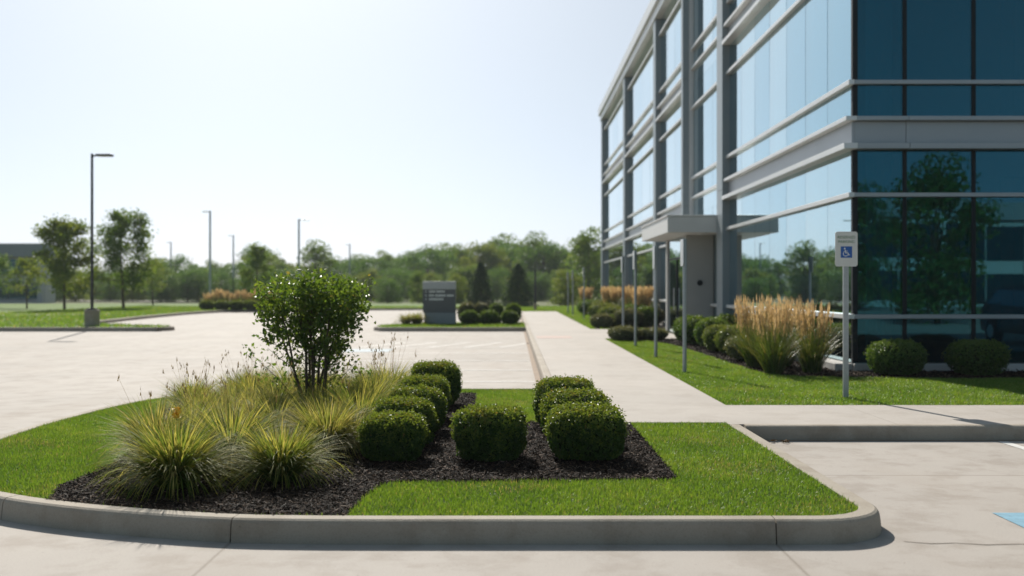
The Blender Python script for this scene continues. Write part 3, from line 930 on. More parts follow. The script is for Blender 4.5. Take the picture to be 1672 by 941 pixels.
def suv(x, y, rz):
    c = empty('parked_car', (x, y, 0), rz, 'dark parked car mirrored in the front glass of the building', 'car')
    prof = [(-2.3, 0.45), (-2.35, 0.75), (-2.25, 1.02), (-1.2, 1.12), (-0.55, 1.62), (0.1, 1.72), (1.5, 1.70), (2.1, 1.30), (2.3, 1.05), (2.33, 0.5), (2.2, 0.32), (-2.1, 0.32)]
    mb = MB()
    secs = [(-0.93, 0.96), (-0.80, 1.0), (0.80, 1.0), (0.93, 0.96)]
    n = len(prof)
    for yy, s in secs:
        for (px, pz) in prof:
            top = max(0, (pz - 1.0)) * 0.28
            mb.v.append((px * s, yy * (1 - top), pz))
    for i in range(3):
        for j in range(n):
            k = (j + 1) % n
            mb.f.append((i * n + j, i * n + k, (i + 1) * n + k, (i + 1) * n + j)); mb.mi.append(0)
    mb.f.append(tuple(reversed(range(n)))); mb.mi.append(0)
    mb.f.append(tuple(range(3 * n, 4 * n))); mb.mi.append(0)
    mb.build('body', M['car_paint'], c, bevel=0.05, smooth=False)
    for s in (-1, 1):
        mb = MB()
        mb.poly([(-0.95, s * 0.915, 1.10), (-0.5, s * 0.80, 1.55), (1.35, s * 0.79, 1.60), (1.85, s * 0.90, 1.20)][::(1 if s < 0 else -1)])
        mb.build('window', M['far_glass'], c)
        for wx in (-1.45, 1.45):
            mb = MB()
            mb.tube([(wx, s * 0.72, 0.34), (wx, s * 0.96, 0.34)], [0.34, 0.34], 24)
            w = mb.build('wheel', M['tyre'], c)
            mb = MB()
            mb.tube([(wx, s * 0.955, 0.34), (wx, s * 0.972, 0.34)], [0.2, 0.19], 16)
            mb.build('rim', M['alu_light'], w)
        mb = MB(); mb.box(2.28, 2.36, s * 0.62 - 0.16, s * 0.62 + 0.16, 0.86, 1.05)
        mb.build('tail_lamp', M['lens_red'], c)
        mb = MB(); mb.box(-2.38, -2.28, s * 0.62 - 0.16, s * 0.62 + 0.16, 0.72, 0.9)
        mb.build('headlight', M['letter'], c)
    mb = MB(); mb.poly([(-1.24, -0.72, 1.15), (-1.24, 0.72, 1.15), (-0.60, 0.66, 1.61), (-0.60, -0.66, 1.61)][::-1])
    mb.v = [(a - 0.03, b, z + 0.02) for a, b, z in mb.v]
    mb.build('windscreen', M['far_glass'], c)
    return c
suv(14.6, 8.4, R(-90))

# ---------------------------------------------------------------- trees
def tube_np(mb, p0, p1, r0, r1, bend, n=6, k=5, rg=rng):
    p0, p1 = np.array(p0, float), np.array(p1, float)
    pts = [tuple(p0 + (p1 - p0) * t + np.array(bend) * math.sin(math.pi * t)) for t in np.linspace(0, 1, k)]
    mb.tube(pts, list(np.linspace(r0, r1, k)), n)
    return pts

def young_tree(name, H, spread, seed, mat, first=0.28, nl=3200, leaf=0.13, label=None, group=None, loc=(0, 0, 0)):
    rg = np.random.default_rng(seed)
    root = empty(name, loc, 0, label, 'tree', group)
    tr = MB()
    tube_np(tr, (0, 0, -0.05), (0.1 * rg.normal(), 0.1 * rg.normal(), H * 0.93), H * 0.014 + 0.02, 0.012, (0.05 * rg.normal(), 0.05 * rg.normal(), 0), 8, 9)
    cen, wt = [], []
    nb = 26
    for i in range(nb):
        f = first + (0.92 - first) * (i + rg.random()) / nb
        az = i * 2.4 + rg.normal() * 0.4
        env = 1.35 * min(1.0, (f - first) / 0.14 + 0.5) * (1.03 - f) ** 0.62
        ln = spread * env * (0.75 + 0.4 * rg.random())
        up = ln * (0.02 + 0.45 * f + 0.25 * rg.random())
        z = H * f
        e = (math.cos(az) * ln, math.sin(az) * ln, z + up)
        pts = tube_np(tr, (0, 0, z), e, 0.012 * (1.2 - f) * H * 0.4 + 0.008, 0.006, (0, 0, -0.12 * ln), 5, 5)
        for t in (0.4, 0.6, 0.78, 0.93, 1.05):
            c = np.array((0, 0, z)) * (1 - t) + np.array(e) * t
            cen.append(c + rg.normal(size=3) * 0.12 * ln); wt.append(0.6 + t * 0.6)
    for t in (0.90, 0.96, 1.0):
        cen.append(np.array((0, 0, H * t))); wt.append(0.8)
    cen = np.array(cen); wt = np.array(wt); wt /= wt.sum()
    k = rg.choice(len(cen), nl, p=wt)
    P = cen[k] + rg.normal(size=(nl, 3)) * np.array([0.26, 0.26, 0.19]) * spread * 0.5
    ct = rg.random(len(cen))
    tint = np.clip(0.55 * ct[k] + 0.45 * rg.random(nl), 0, 1)
    V, F = leaves(P, unit(nl, rg) + np.array([0, 0, 0.7]), leaf * (0.7 + 0.6 * rg.random(nl)), 0.6, rg)
    tr.build('trunk', M['bark'], root, smooth=True)
    np_mesh('crown', V, F, mat, root, attrs={'tint': np.repeat(tint, 4)})
    return root

def wood_tree(name, H, W, seed, mat, nl=5000, leaf=0.34, base=0.0, round_=1.0, label=None, group=None):
    """full-grown broadleaf crown of overlapping leaf clumps"""
    rg = np.random.default_rng(seed)
    root = empty(name, (0, 0, 0), 0, label, 'tree', group)
    tr = MB()
    tube_np(tr, (0, 0, -0.3), (0, 0, H * 0.75), 0.02 * H + 0.05, 0.04, (0.2, 0.1, 0), 7, 6)
    nc = 70
    D = unit(nc, rg)
    rad = 0.45 + 0.55 * rg.random(nc) ** 0.5
    zc = H * (base + (1 - base) * 0.52)
    c = D * rad[:, None] * np.array([W / 2 * 0.82, W / 2 * 0.82, H * (1 - base) / 2 * 0.86])
    c[:, 2] += zc
    low = np.clip((c[:, 2] / H - base) / 0.35, 0.45, 1)
    c[:, :2] *= (0.65 + 0.35 * low)[:, None] * round_
    sk = np.arange(nc) < 16
    aa = rg.random(nc) * 6.283
    r_ = W * (0.12 + 0.26 * rg.random(nc))
    c[sk] = np.column_stack([np.cos(aa) * r_, np.sin(aa) * r_, H * (0.05 + 0.14 * rg.random(nc))])[sk]
    cs = (0.12 + 0.10 * rg.random(nc)) * W
    for i in range(0, nc, 6):
        tube_np(tr, (0, 0, H * (0.25 + 0.4 * rg.random())), tuple(c[i]), 0.006 * H, 0.02, (0, 0, 0.1), 5, 4)
    k = rg.integers(0, nc, nl)
    d = unit(nl, rg)
    d[:, 2] = np.where(rg.random(nl) < 0.65, np.abs(d[:, 2]), d[:, 2])
    P = c[k] + d * (cs[k] * (0.55 + 0.5 * rg.random(nl)))[:, None] * np.array([1, 1, 0.8])
    tint = np.clip(0.5 * rg.random(nc)[k] + 0.5 * rg.random(nl), 0, 1)
    V, F = leaves(P, d + 0.8 * unit(nl, rg), leaf * (0.7 + 0.6 * rg.random(nl)), 0.7, rg)
    tr.build('trunk', M['bark'], root, smooth=True)
    np_mesh('crown', V, F, mat, root, attrs={'tint': np.repeat(tint, 4)})
    return root

def conifer(name, H, W, seed, label):
    rg = np.random.default_rng(seed)
    root = empty(name, (0, 0, 0), 0, label, 'tree')
    tr = MB(); tube_np(tr, (0, 0, -0.05), (0, 0, H * 0.97), 0.09, 0.015, (0, 0, 0), 7, 4)
    tr.build('trunk', M['bark'], root, smooth=True)
    nl = 6500
    f = rg.random(nl) ** 1.35 * 0.97 + 0.02
    az = rg.random(nl) * 6.283
    lay = 0.84 + 0.14 * np.sin(f * 42 + 2 * np.sin(az * 3)) + 0.20 * np.sin(az * 4 + f * 11) + 0.1 * np.sin(az * 9 - f * 23)
    r = W / 2 * 1.1 * (1 - f) ** 0.62 * lay * (0.55 + 0.5 * rg.random(nl) ** 0.5) * np.clip(f / 0.07 + 0.6, 0, 1)
    P = np.column_stack([np.cos(az) * r, np.sin(az) * r, f * H])
    nrm = np.column_stack([np.cos(az), np.sin(az), 0.6 + 0 * az]) + 0.7 * unit(nl, rg)
    V, F = leaves(P, nrm, 0.16 * (0.6 + 0.8 * rg.random(nl)), 0.45, rg)
    np_mesh('crown', V, F, M['needle'], root, attrs={'tint': np.repeat(rg.random(nl), 4)})
    return root

# young trees in the left lawn
young_tree('young_tree', 5.9, 1.95, 21, M['tree_leaf_olive'], 0.2, 7500, 0.2, 'young spreading tree on the left lawn, nearest the low grey building', loc=(-29.4, 70, 0.12))
young_tree('young_tree', 6.9, 2.2, 22, M['tree_leaf'], 0.17, 8000, 0.2, 'tallest young tree on the lawn just right of the dark lamp post', loc=(-27.7, 76, 0.12))
young_tree('young_tree', 4.7, 1.2, 23, M['tree_leaf'], 0.2, 3600, 0.16, 'slim young tree standing behind the bed of tan grasses', loc=(-18.9, 79, 0.12))
young_tree('young_tree', 3.6, 1.1, 24, M['tree_leaf_olive'], 0.3, 1800, 0.15, 'small yellowish tree in front of the low grey building', loc=(-34.6, 76, 0.12))
young_tree('young_tree', 3.9, 1.2, 25, M['tree_leaf'], 0.3, 1800, 0.15, 'small tree cut by the left edge of the photo', loc=(-37.6, 78, 0.12))
young_tree('young_tree', 4.2, 1.2, 26, M['tree_leaf_olive'], 0.3, 1800, 0.15, 'pale small tree in the gap between the two larger young trees', loc=(-31.0, 92, 0.0))

def px(p, Y):
    return (p - 836) / 1740 * Y
TG = 'broadleaf trees of the far treeline'
TL = 'hazy green broadleaf tree in the long treeline beyond the car park'
protos = [wood_tree('broadleaf_tree', 10, 8.5, 31, M['tree_leaf_dark'], label=TL, group=TG),
          wood_tree('broadleaf_tree', 10, 7.5, 32, M['tree_leaf'], label=TL, group=TG),
          wood_tree('broadleaf_tree', 10, 9.5, 33, M['tree_leaf_dark'], label=TL, group=TG),
          wood_tree('broadleaf_tree', 10, 7.0, 34, M['tree_leaf_olive'], label=TL, group=TG)]
used = set()
def place_tree(i, x, y, H, wf=1.0, label=None, group=TG, name=None):
    p = protos[i % 4]
    if i % 4 in used:
        o = dup(p)
    else:
        o = p
        used.add(i % 4)
    s = H / 10.0
    o.location = (x, y, -0.06)
    o.scale = (s * wf, s * wf, s)
    o.rotation_euler = (0, 0, random.random() * 6.28)
    if label:
        o['label'] = label
        if 'group' in o: del o['group']
    return o
prof = [(0, 452), (60, 448), (130, 446), (200, 440), (240, 432), (270, 420), (300, 430), (340, 432), (380, 438), (420, 411), (445, 424), (480, 434), (545, 424), (590, 416), (620, 426), (650, 416),
        (690, 404), (720, 406), (760, 412), (790, 402), (860, 398), (885, 406), (910, 405), (940, 408)]
pi = 0
for q in range(-120, 1010, 17):
    yt = np.interp(q, [p[0] for p in prof], [p[1] for p in prof])
    Y = 165 + random.uniform(-18, 22)
    H = (470 - yt) / 1740 * Y + 1.66
    H *= random.uniform(1.0, 1.24)
    place_tree(random.choice((0, 1, 2, 0, 2, 3)), px(q + random.uniform(-7, 7), Y), Y, H, random.uniform(0.85, 1.15) * max(1, 6.2 / H))
for q in range(-100, 1000, 21):
    Y = 132 + random.uniform(-10, 10)
    place_tree(random.choice((0, 1, 2, 3)), px(q + random.uniform(-12, 12), Y), Y, random.uniform(3.0, 4.6), random.uniform(1.0, 1.35))
place_tree(2, px(828, 170), 170, 9.7, 1.0, 'tallest dense tree in the treeline, above the gap between the two dark conifers')
place_tree(1, px(515, 130), 130, 7.4, 0.95, 'rounded tree rising just behind the multi stem shrub')
place_tree(1, px(962, 112), 112, 7.9, 1.0, 'broad bright tree at the far end of the glass building')
place_tree(3, px(925, 92), 92, 3.5, 1.25, 'low yellowish bushy tree left of the far end of the glass building')
place_tree(3, px(748, 100), 100, 3.2, 1.0, 'yellow green bushy tree directly behind the right edge of the monument sign')
place_tree(1, px(683, 104), 104, 3.3, 0.9, 'round green bushy tree directly behind the left edge of the monument sign')
place_tree(0, px(632, 108), 108, 3.0, 1.3, 'low round bushy tree left of the monument sign')
# trees behind the camera (mirrored in the front glass)
for i, (x, y, H) in enumerate(((18.5, -9, 7.5), (29, -14, 6.5), (9.5, -34, 8), (24, -36, 9))):
    place_tree((1, 0, 2, 1)[i], x, y, H, 0.8, ['tree mirrored in the front glass beside the accessible parking sign', 'tree mirrored near the right edge of the front glass', 'smaller tree mirrored low behind the corner glass', 'tree mirrored in front of the pale building'][i])
c1 = conifer('conifer', 3.55, 2.2, 41, 'dark cone shaped evergreen just right of the monument sign'); c1.location = (px(785, 86), 86, 0.1)
c2 = conifer('conifer', 3.4, 2.6, 42, 'dark broad evergreen standing left of the far path end'); c2.location = (px(846, 84), 84, 0.1)

# ---------------------------------------------------------------- near shrubs and grasses
def boxwood(W, Dp, H, seed, label, loc, rz=0.0, nl=9000, leaf=0.034, n=3.6, mat='box_leaf', group='clipped boxwood mounds', name='boxwood_shrub', cat='shrub'):
    rg = np.random.default_rng(seed)
    half = np.array([W / 2, Dp / 2, H / 2])
    def rad(D):
        e = (np.abs(D) ** n).sum(1) ** (-1.0 / n)
        low = np.clip(-D[:, 2], 0, 1) * 0.10
        return e * (1 - low) * (1 + 0.10 * lump(D, seed, 9) + 0.07 * lump(D * 3, seed + 1, 9))
    D = unit(nl, rg)
    r = rad(D) * (0.86 + 0.17 * rg.random(nl) ** 0.7)
    P = D * r[:, None] * half
    P[:, 2] += H / 2
    out = D / half
    out /= np.linalg.norm(out, axis=1, keepdims=True)
    sc = leaf * (0.65 + 0.7 * rg.random(nl))
    V, F = leaves(P, out + 0.9 * unit(nl, rg), sc, 0.55, rg)
    tint = np.clip(0.45 * rg.random(nl) + 0.16 + 0.35 * lump(D * 2, seed + 5, 6) + 0.45 * np.clip(D[:, 2] * 1.5 - 0.3, 0, 1), 0, 0.93)  # last term paints sunlit tops: leaves get paler upwards
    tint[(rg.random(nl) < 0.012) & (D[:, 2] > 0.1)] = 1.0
    # twig-tip sprigs that break the outline
    ns = nl // 14
    Ds = unit(ns, rg); Ds[:, 2] = np.abs(Ds[:, 2])
    Ps = np.repeat(Ds * (rad(Ds) * (1.0 + 0.09 * rg.random(ns) ** 2))[:, None] * half + np.array([0, 0, H / 2]), 3, 0) + rg.normal(size=(ns * 3, 3)) * leaf * 0.4
    V2, F2 = leaves(Ps, unit(ns * 3, rg), leaf * 0.8, 0.5, rg)
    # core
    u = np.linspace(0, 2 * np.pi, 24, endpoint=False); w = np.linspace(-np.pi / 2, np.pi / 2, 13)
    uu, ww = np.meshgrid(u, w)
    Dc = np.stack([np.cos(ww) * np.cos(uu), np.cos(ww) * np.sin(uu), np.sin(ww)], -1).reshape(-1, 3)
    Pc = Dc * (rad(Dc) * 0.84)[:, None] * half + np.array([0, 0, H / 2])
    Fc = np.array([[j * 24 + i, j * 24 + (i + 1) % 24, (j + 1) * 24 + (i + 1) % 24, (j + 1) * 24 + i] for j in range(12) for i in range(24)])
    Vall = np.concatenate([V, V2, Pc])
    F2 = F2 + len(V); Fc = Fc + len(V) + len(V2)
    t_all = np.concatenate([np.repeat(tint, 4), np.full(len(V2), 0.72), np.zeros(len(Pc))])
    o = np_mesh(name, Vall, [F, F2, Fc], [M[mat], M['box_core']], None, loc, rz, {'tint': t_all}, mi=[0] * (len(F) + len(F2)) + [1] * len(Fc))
    return tag(o, label, cat, group)
ZB = 0.13
boxes = [(-1.02, 9.08, .51, .385, 'clipped boxwood at the front of the row of five beside the grasses'),
         (-1.00, 9.93, .53, .42, 'second clipped boxwood from the front in the row of five'),
         (-0.97, 10.80, .53, .45, 'middle clipped boxwood of the row of five'),
         (-0.98, 11.85, .54, .48, 'fourth clipped boxwood from the front in the row of five'),
         (-0.955, 13.25, .58, .54, 'farthest clipped boxwood, at the back of the row of five by the parking stalls'),
         (-0.18, 9.10, .575, .44, 'clipped boxwood standing alone between the two rows'),
         (0.63, 9.10, .62, .455, 'largest clipped boxwood, at the front of the row of three near the path'),
         (0.60, 10.15, .60, .48, 'middle clipped boxwood of the row of three near the path'),
         (0.55, 11.05, .58, .52, 'clipped boxwood at the back of the row of three, against the path')]
for i, (x, y, w, h, lab) in enumerate(boxes):
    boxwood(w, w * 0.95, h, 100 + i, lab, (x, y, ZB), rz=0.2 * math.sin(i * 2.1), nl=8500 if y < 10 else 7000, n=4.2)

def fountain(H, Rr, seed, label, loc, n=430, mat='fountain', group='fountain grasses of the planting island', stalks=0, width=0.0075):
    rg = np.random.default_rng(seed)
    root = empty('fountain_grass', loc, 0, label, 'ornamental grass', group)
    az = rg.random(n) * 6.283
    rr = 0.10 * rg.random(n) ** 0.5 * (Rr / 0.4)
    base = np.column_stack([np.cos(az) * rr, np.sin(az) * rr, np.zeros(n)])
    q = rg.random(n) ** 1.35
    lean = 0.02 + 0.62 * q ** 1.2
    ln = H * (0.78 + 0.5 * rg.random(n)) * (1 + 0.22 * q)
    curl = (0.8 + 1.35 * q ** 0.7) * (0.55 + 0.8 * rg.random(n))
    V, F, al = blades(base, az + rg.normal(size=n) * 0.3, ln, width * (0.6 + 0.8 * rg.random(n)), lean, curl, 7, rg, twist=rg.normal(size=n) * 0.6, pw=2.2)
    V[:, 2] = np.maximum(V[:, 2], 0.008)
    np_mesh('foliage', V, F, M[mat], root, attrs={'tint': np.repeat(rg.random(n), 16), 'along': al})
    if stalks:
        a = rg.random(stalks) * 6.283
        b = np.column_stack([np.cos(a), np.sin(a), 0 * a]) * 0.06
        l = H * (1.15 + 0.55 * rg.random(stalks))
        le = 0.05 + 0.3 * rg.random(stalks); cu = 0.1 + 0.25 * rg.random(stalks)
        V1, F1, _ = blades(b, a, l, np.full(stalks, 0.004), le, cu, 4, rg, taper=0.3)
        tips = V1.reshape(stalks, 10, 3)[:, -2:].mean(1)
        hn = 5
        hp = np.repeat(tips, hn, 0) + np.column_stack([rg.normal(size=(stalks * hn, 2)) * 0.007, rg.normal(size=stalks * hn) * 0.022])
        V2, F2, _ = blades(hp, rg.random(stalks * hn) * 6.28, np.full(stalks * hn, 0.034), np.full(stalks * hn, 0.010), rg.random(stalks * hn) * 0.4, np.zeros(stalks * hn), 2, rg)
        np_mesh('seed_heads', np.concatenate([V1, V2]), np.concatenate([F1, F2 + len(V1)]), M['seed'], root, attrs={'tint': np.concatenate([np.full(len(V1), 0.5), np.repeat(rg.random(stalks * hn), 6)])})
    return root
fountain(0.50, 0.42, 200, 'large green fountain grass clump at the front left, nearest the kerb', (-2.45, 7.78, ZB), 1750, stalks=0, width=0.0092)
fountain(0.44, 0.36, 201, 'fountain grass clump at the front centre, close to the first boxwood', (-1.74, 8.05, ZB), 1400, width=0.0092)
fountain(0.52, 0.36, 202, 'fountain grass clump tucked behind and between the two front clumps', (-2.30, 8.72, ZB), 950, stalks=3, width=0.0095)
fountain(0.50, 0.36, 203, 'straw coloured fountain grass clump left of the second boxwood', (-1.62, 9.35, ZB), 950, 'fountain_dry', stalks=3, width=0.0095)
fountain(0.52, 0.36, 204, 'fountain grass clump at the left edge of the bed behind the large front clump', (-2.98, 8.95, ZB), 900, 'fountain_dry', stalks=6, width=0.0095)
drift = []
rg0 = np.random.default_rng(5)
for yy in np.arange(9.7, 14.4, 0.52):
    xl = np.interp(yy, [9, 10, 11.4, 12.8, 14.5], [-3.1, -3.2, -3.5, -3.85, -3.7])
    for xx in np.arange(xl + 0.1, -1.42, 0.47):
        drift.append((xx + rg0.normal() * 0.09 + (0.25 if int(yy * 10) % 2 else 0), yy + rg0.normal() * 0.1))
GL = 'yellow green fountain grass clump in the crowded drift around the foot of the multi stem shrub'
for i, (x, y) in enumerate(drift):
    if x > -1.36:
        continue
    edge = x < -3.0 or y > 13.4
    fountain(0.36 + 0.09 * rg0.random(), 0.34, 300 + i, GL, (x, y, ZB), 620, ('fountain_dry', 'fountain', 'fountain_dry')[i % 3], 'fountain grasses in the crowded drift', stalks=(4 if edge else 1), width=0.008)
for i, (x, y, lab) in enumerate(((-1.62, 12.3, 'feathery fountain grass clump between the multi stem shrub and the boxwood row'), (-1.55, 13.5, 'tall feathery fountain grass clump at the back of the drift behind the boxwood row'),
                                 (-1.5, 10.5, 'fountain grass clump leaning over the middle boxwood'))):
    fountain(0.54, 0.4, 400 + i, lab, (x, y, ZB), 900, 'fountain', stalks=(8, 12, 3)[i])
# yellow bloom in the front clump
fb = empty('yellow_flower', (-2.52, 7.95, ZB), 0, 'small yellow bloom poking out of the large front grass clump', 'flower')
mb = MB(); mb.tube([(0, 0, 0), (0.01, 0, 0.36), (0.02, 0, 0.52)], [0.004, 0.003, 0.003], 5)
mb.build('stem', M['shrub_leaf'], fb)
P = np.array([[0.02 + 0.022 * math.cos(a) * (k % 3) * 0.6, 0.022 * math.sin(a) * (k % 3) * 0.6, 0.53 + 0.02 * (k % 4) - 0.02] for k, a in enumerate(np.linspace(0, 25, 36))])
V, F = leaves(P, unit(36), 0.035, 0.8)
np_mesh('petals', V, F, M['yellow'], fb)

# multi-stem shrub
sh = empty('multi_stem_shrub', (-2.30, 12.3, ZB), 0, 'tall leafy multi stem shrub rising from the grasses', 'shrub')
rg = np.random.default_rng(77)
tips, mids = [], []
for i in range(13):
    a = i * 6.283 / 13 + rg.normal() * 0.25
    s = 0.13 + 0.50 * rg.random() ** 0.8
    if i in (2, 7): s = 0.08
    h = 1.45 + 0.2 * rg.random() - 0.18 * s
    b = np.array([math.cos(a) * 0.09, math.sin(a) * 0.09, 0])
    e = np.array([math.cos(a) * s, math.sin(a) * s, h])
    mb = MB()
    bend = np.array([math.cos(a) * 0.04, math.sin(a) * 0.04, 0]) * rg.normal()
    ps = [tuple(b + (e - b) * t + bend * math.sin(3.14 * t) + np.array([0.015 * math.sin(9 * t + i), 0.015 * math.cos(7 * t + i), 0])) for t in np.linspace(0, 1, 9)]
    mb.tube(ps, list(np.linspace(0.017 + 0.006 * rg.random(), 0.005, 9)), 7)
    for k in range(9):
        t = 0.22 + 0.76 * (k + rg.random()) / 9
        p = np.array(ps[int(t * 8)])
        aa = a + rg.normal() * 1.1
        l = (0.16 + 0.26 * rg.random()) * (1.15 - 0.4 * t)
        q = p + np.array([math.cos(aa) * l * 0.8, math.sin(aa) * l * 0.8, l * (0.35 + 0.75 * rg.random())])
        mb.tube([tuple(p), tuple((p + q) / 2 + np.array([0, 0, -0.01])), tuple(q)], [0.005, 0.0035, 0.002], 5)
        w = 1.0 if t > 0.52 else 0.3
        for u in np.linspace(0.25, 1.1, 6):
            if rg.random() < w:
                tips.append(p + (q - p) * u)
    for t in (0.62, 0.72, 0.8, 0.88, 0.95, 1.0, 1.04):
        tips.append(b + (e - b) * t)
    mb.build('stem', M['bark'], sh, smooth=True)
for i in range(4):   # low side sprouts
    a = (3.3, 2.9, 0.1, 6.0)[i]
    e = np.array([math.cos(a) * (0.72, 0.55, 0.5, 0.66)[i], math.sin(a) * 0.3, (0.72, 0.42, 0.62, 0.45)[i]])
    mb = MB()
    mb.tube([(0.05 * math.cos(a), 0, 0.02), tuple(e * 0.55 + np.array([0, 0, 0.03])), tuple(e)], [0.008, 0.005, 0.002], 6)
    mb.build('stem', M['bark'], sh, smooth=True)
    for u in np.linspace(0.45, 1.05, 9):
        tips.append(e * u + rg.normal(size=3) * 0.03)
# a dense, flat-topped cap of twigs
for i in range(520):
    a = rg.random() * 6.283
    r = 0.66 * rg.random() ** 0.5
    z = 1.02 + (1.64 - 1.02) * rg.random() ** 0.75 + 0.06 * math.sin(a * 3) - 0.16 * (r / 0.66) ** 3 
    if z > 1.58 + 0.06 * math.sin(a * 4 + r * 7): z -= 0.12
    tips.append(np.array([math.cos(a) * r * (0.86 + 0.14 * z / 1.6), math.sin(a) * r * 0.85, z]))
tips = np.array(tips)
nl = 8000
k = rg.integers(0, len(tips), nl)
P = tips[k] + rg.normal(size=(nl, 3)) * 0.042
P[:, 2] = np.maximum(P[:, 2], 0.12)
tt = np.clip(0.5 * rg.random(len(tips))[k] + 0.5 * rg.random(nl), 0, 0.97)
tt[rg.random(nl) < 0.01] = 1.0
V, F = leaves(P, unit(nl, rg) + np.array([0, 0, 0.55]), 0.056 * (0.6 + 0.7 * rg.random(nl)), 0.62, rg, fold=0.14)
np_mesh('foliage', V, F, M['shrub_leaf'], sh, attrs={'tint': np.repeat(tt, 4)})

# feather reed grasses
def reed(H, seed, label, loc, n=520, ns=105, w=0.0095, group='feather reed grasses by the building'):
    rg = np.random.default_rng(seed)
    root = empty('feather_reed_grass', loc, 0, label, 'ornamental grass', group)
    az = rg.random(n) * 6.283
    rr = 0.14 * rg.random(n) ** 0.5
    base = np.column_stack([np.cos(az) * rr, np.sin(az) * rr, np.zeros(n)])
    lean = 0.03 + 0.38 * rg.random(n) ** 1.4
    V, F, al = blades(base, az + rg.normal(size=n) * 0.3, H * (0.50 + 0.42 * rg.random(n)), w * (0.7 + 0.6 * rg.random(n)), lean, 0.25 + 0.9 * rg.random(n), 5, rg, twist=rg.normal(size=n) * 0.5)
    fol = (V, F, np.repeat(rg.random(n), 12), al)
    az = rg.random(ns) * 6.283
    base = np.column_stack([np.cos(az) * 0.1, np.sin(az) * 0.1, np.zeros(ns)])
    V1, F1, _ = blades(base, az, H * (0.66 + 0.24 * rg.random(ns)), np.full(ns, w * 0.5), 0.02 + 0.21 * rg.random(ns), rg.random(ns) * 0.16, 4, rg, taper=0.4)
    tips = V1.reshape(ns, 10, 3)[:, -2:].mean(1)
    hn = 7
    t = np.tile(np.linspace(-0.22, 0.10, hn), ns) * H * 0.8
    dirv = np.repeat(np.column_stack([np.cos(az) * 0.18, np.sin(az) * 0.18, np.ones(ns)]), hn, 0)
    hp = np.repeat(tips, hn, 0) + dirv * t[:, None] + rg.normal(size=(ns * hn, 3)) * 0.008
    m = ns * hn
    V2, F2, _ = blades(hp, rg.random(m) * 6.28, np.full(m, 0.10 * H), np.full(m, w * 1.7), rg.random(m) * 0.35, np.zeros(m), 2, rg)
    np_mesh('foliage', np.concatenate([fol[0], V1]), np.concatenate([fol[1], F1 + len(fol[0])]), M['reed'], root, attrs={'tint': np.concatenate([fol[2], np.full(len(V1), 0.6)]), 'along': np.concatenate([fol[3], np.full(len(V1), 0.35)])})
    np_mesh('plumes', V2, F2, M['plume'], root, attrs={'tint': np.repeat(np.repeat(rg.random(ns), hn) * 0.7 + 0.3 * rg.random(m), 6)})
    return root
reed(1.22, 501, 'tan plumed reed grass at the front of the corner bed', (4.42, 18.0, 0.14))
reed(1.20, 502, 'tan plumed reed grass nearest the parking sign pole and glass corner', (5.12, 18.2, 0.14))
reed(1.30, 503, 'tan plumed reed grass at the left of the corner bed', (4.45, 19.5, 0.14))
reed(1.28, 504, 'tan plumed reed grass against the glass, at the back of the corner bed', (5.0, 19.7, 0.14))
RL = [('tan reed grass by the far side of the entrance canopy', 5.2, 42.3), ('tan reed grass right behind the second sign pole', 4.95, 44.0), ('tan reed grass mid way along the far bed', 5.1, 53.0),
      ('tan reed grass beside the third facade column', 5.5, 54.2), ('tan reed grass with low tan crown before the far facade end', 4.75, 51.6), ('farthest tan reed grass at the end of the far bed', 4.5, 65.0)]
for i, (lab, x, y) in enumerate(RL):
    reed(1.5, 510 + i, lab, (x, y, 0.14), 260, 130, 0.022)
# bed of tan grasses on the left lawn
LG = 'pinkish tan reed grass in the long clump beyond the lot'
for i in range(9):
    reed((1.2, 1.4, 1.28, 1.1, 1.35)[i % 5], 530 + i, LG, (-20.4 + i * 0.52, 71.6 + 0.35 * (i % 2) + i * 0.1, 0.13), 300, 45, 0.03, 'tan grasses of the far left bed')

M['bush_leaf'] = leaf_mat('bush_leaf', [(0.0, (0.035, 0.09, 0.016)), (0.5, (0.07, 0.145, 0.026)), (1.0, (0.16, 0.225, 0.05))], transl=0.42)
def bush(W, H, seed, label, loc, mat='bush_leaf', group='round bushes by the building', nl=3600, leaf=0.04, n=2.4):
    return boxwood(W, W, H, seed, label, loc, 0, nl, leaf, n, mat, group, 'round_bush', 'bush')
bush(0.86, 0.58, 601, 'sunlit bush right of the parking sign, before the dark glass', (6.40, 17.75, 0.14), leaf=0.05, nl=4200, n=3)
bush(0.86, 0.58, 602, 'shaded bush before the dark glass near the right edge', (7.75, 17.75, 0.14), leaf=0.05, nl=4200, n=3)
M['lime_leaf'] = leaf_mat('lime_leaf', [(0.0, (0.06, 0.11, 0.02)), (0.5, (0.11, 0.17, 0.03)), (1.0, (0.2, 0.22, 0.06))], transl=0.4)
M['sage_leaf'] = leaf_mat('sage_leaf', [(0.0, (0.07, 0.10, 0.04)), (0.5, (0.12, 0.15, 0.07)), (1.0, (0.24, 0.23, 0.14))], transl=0.3)
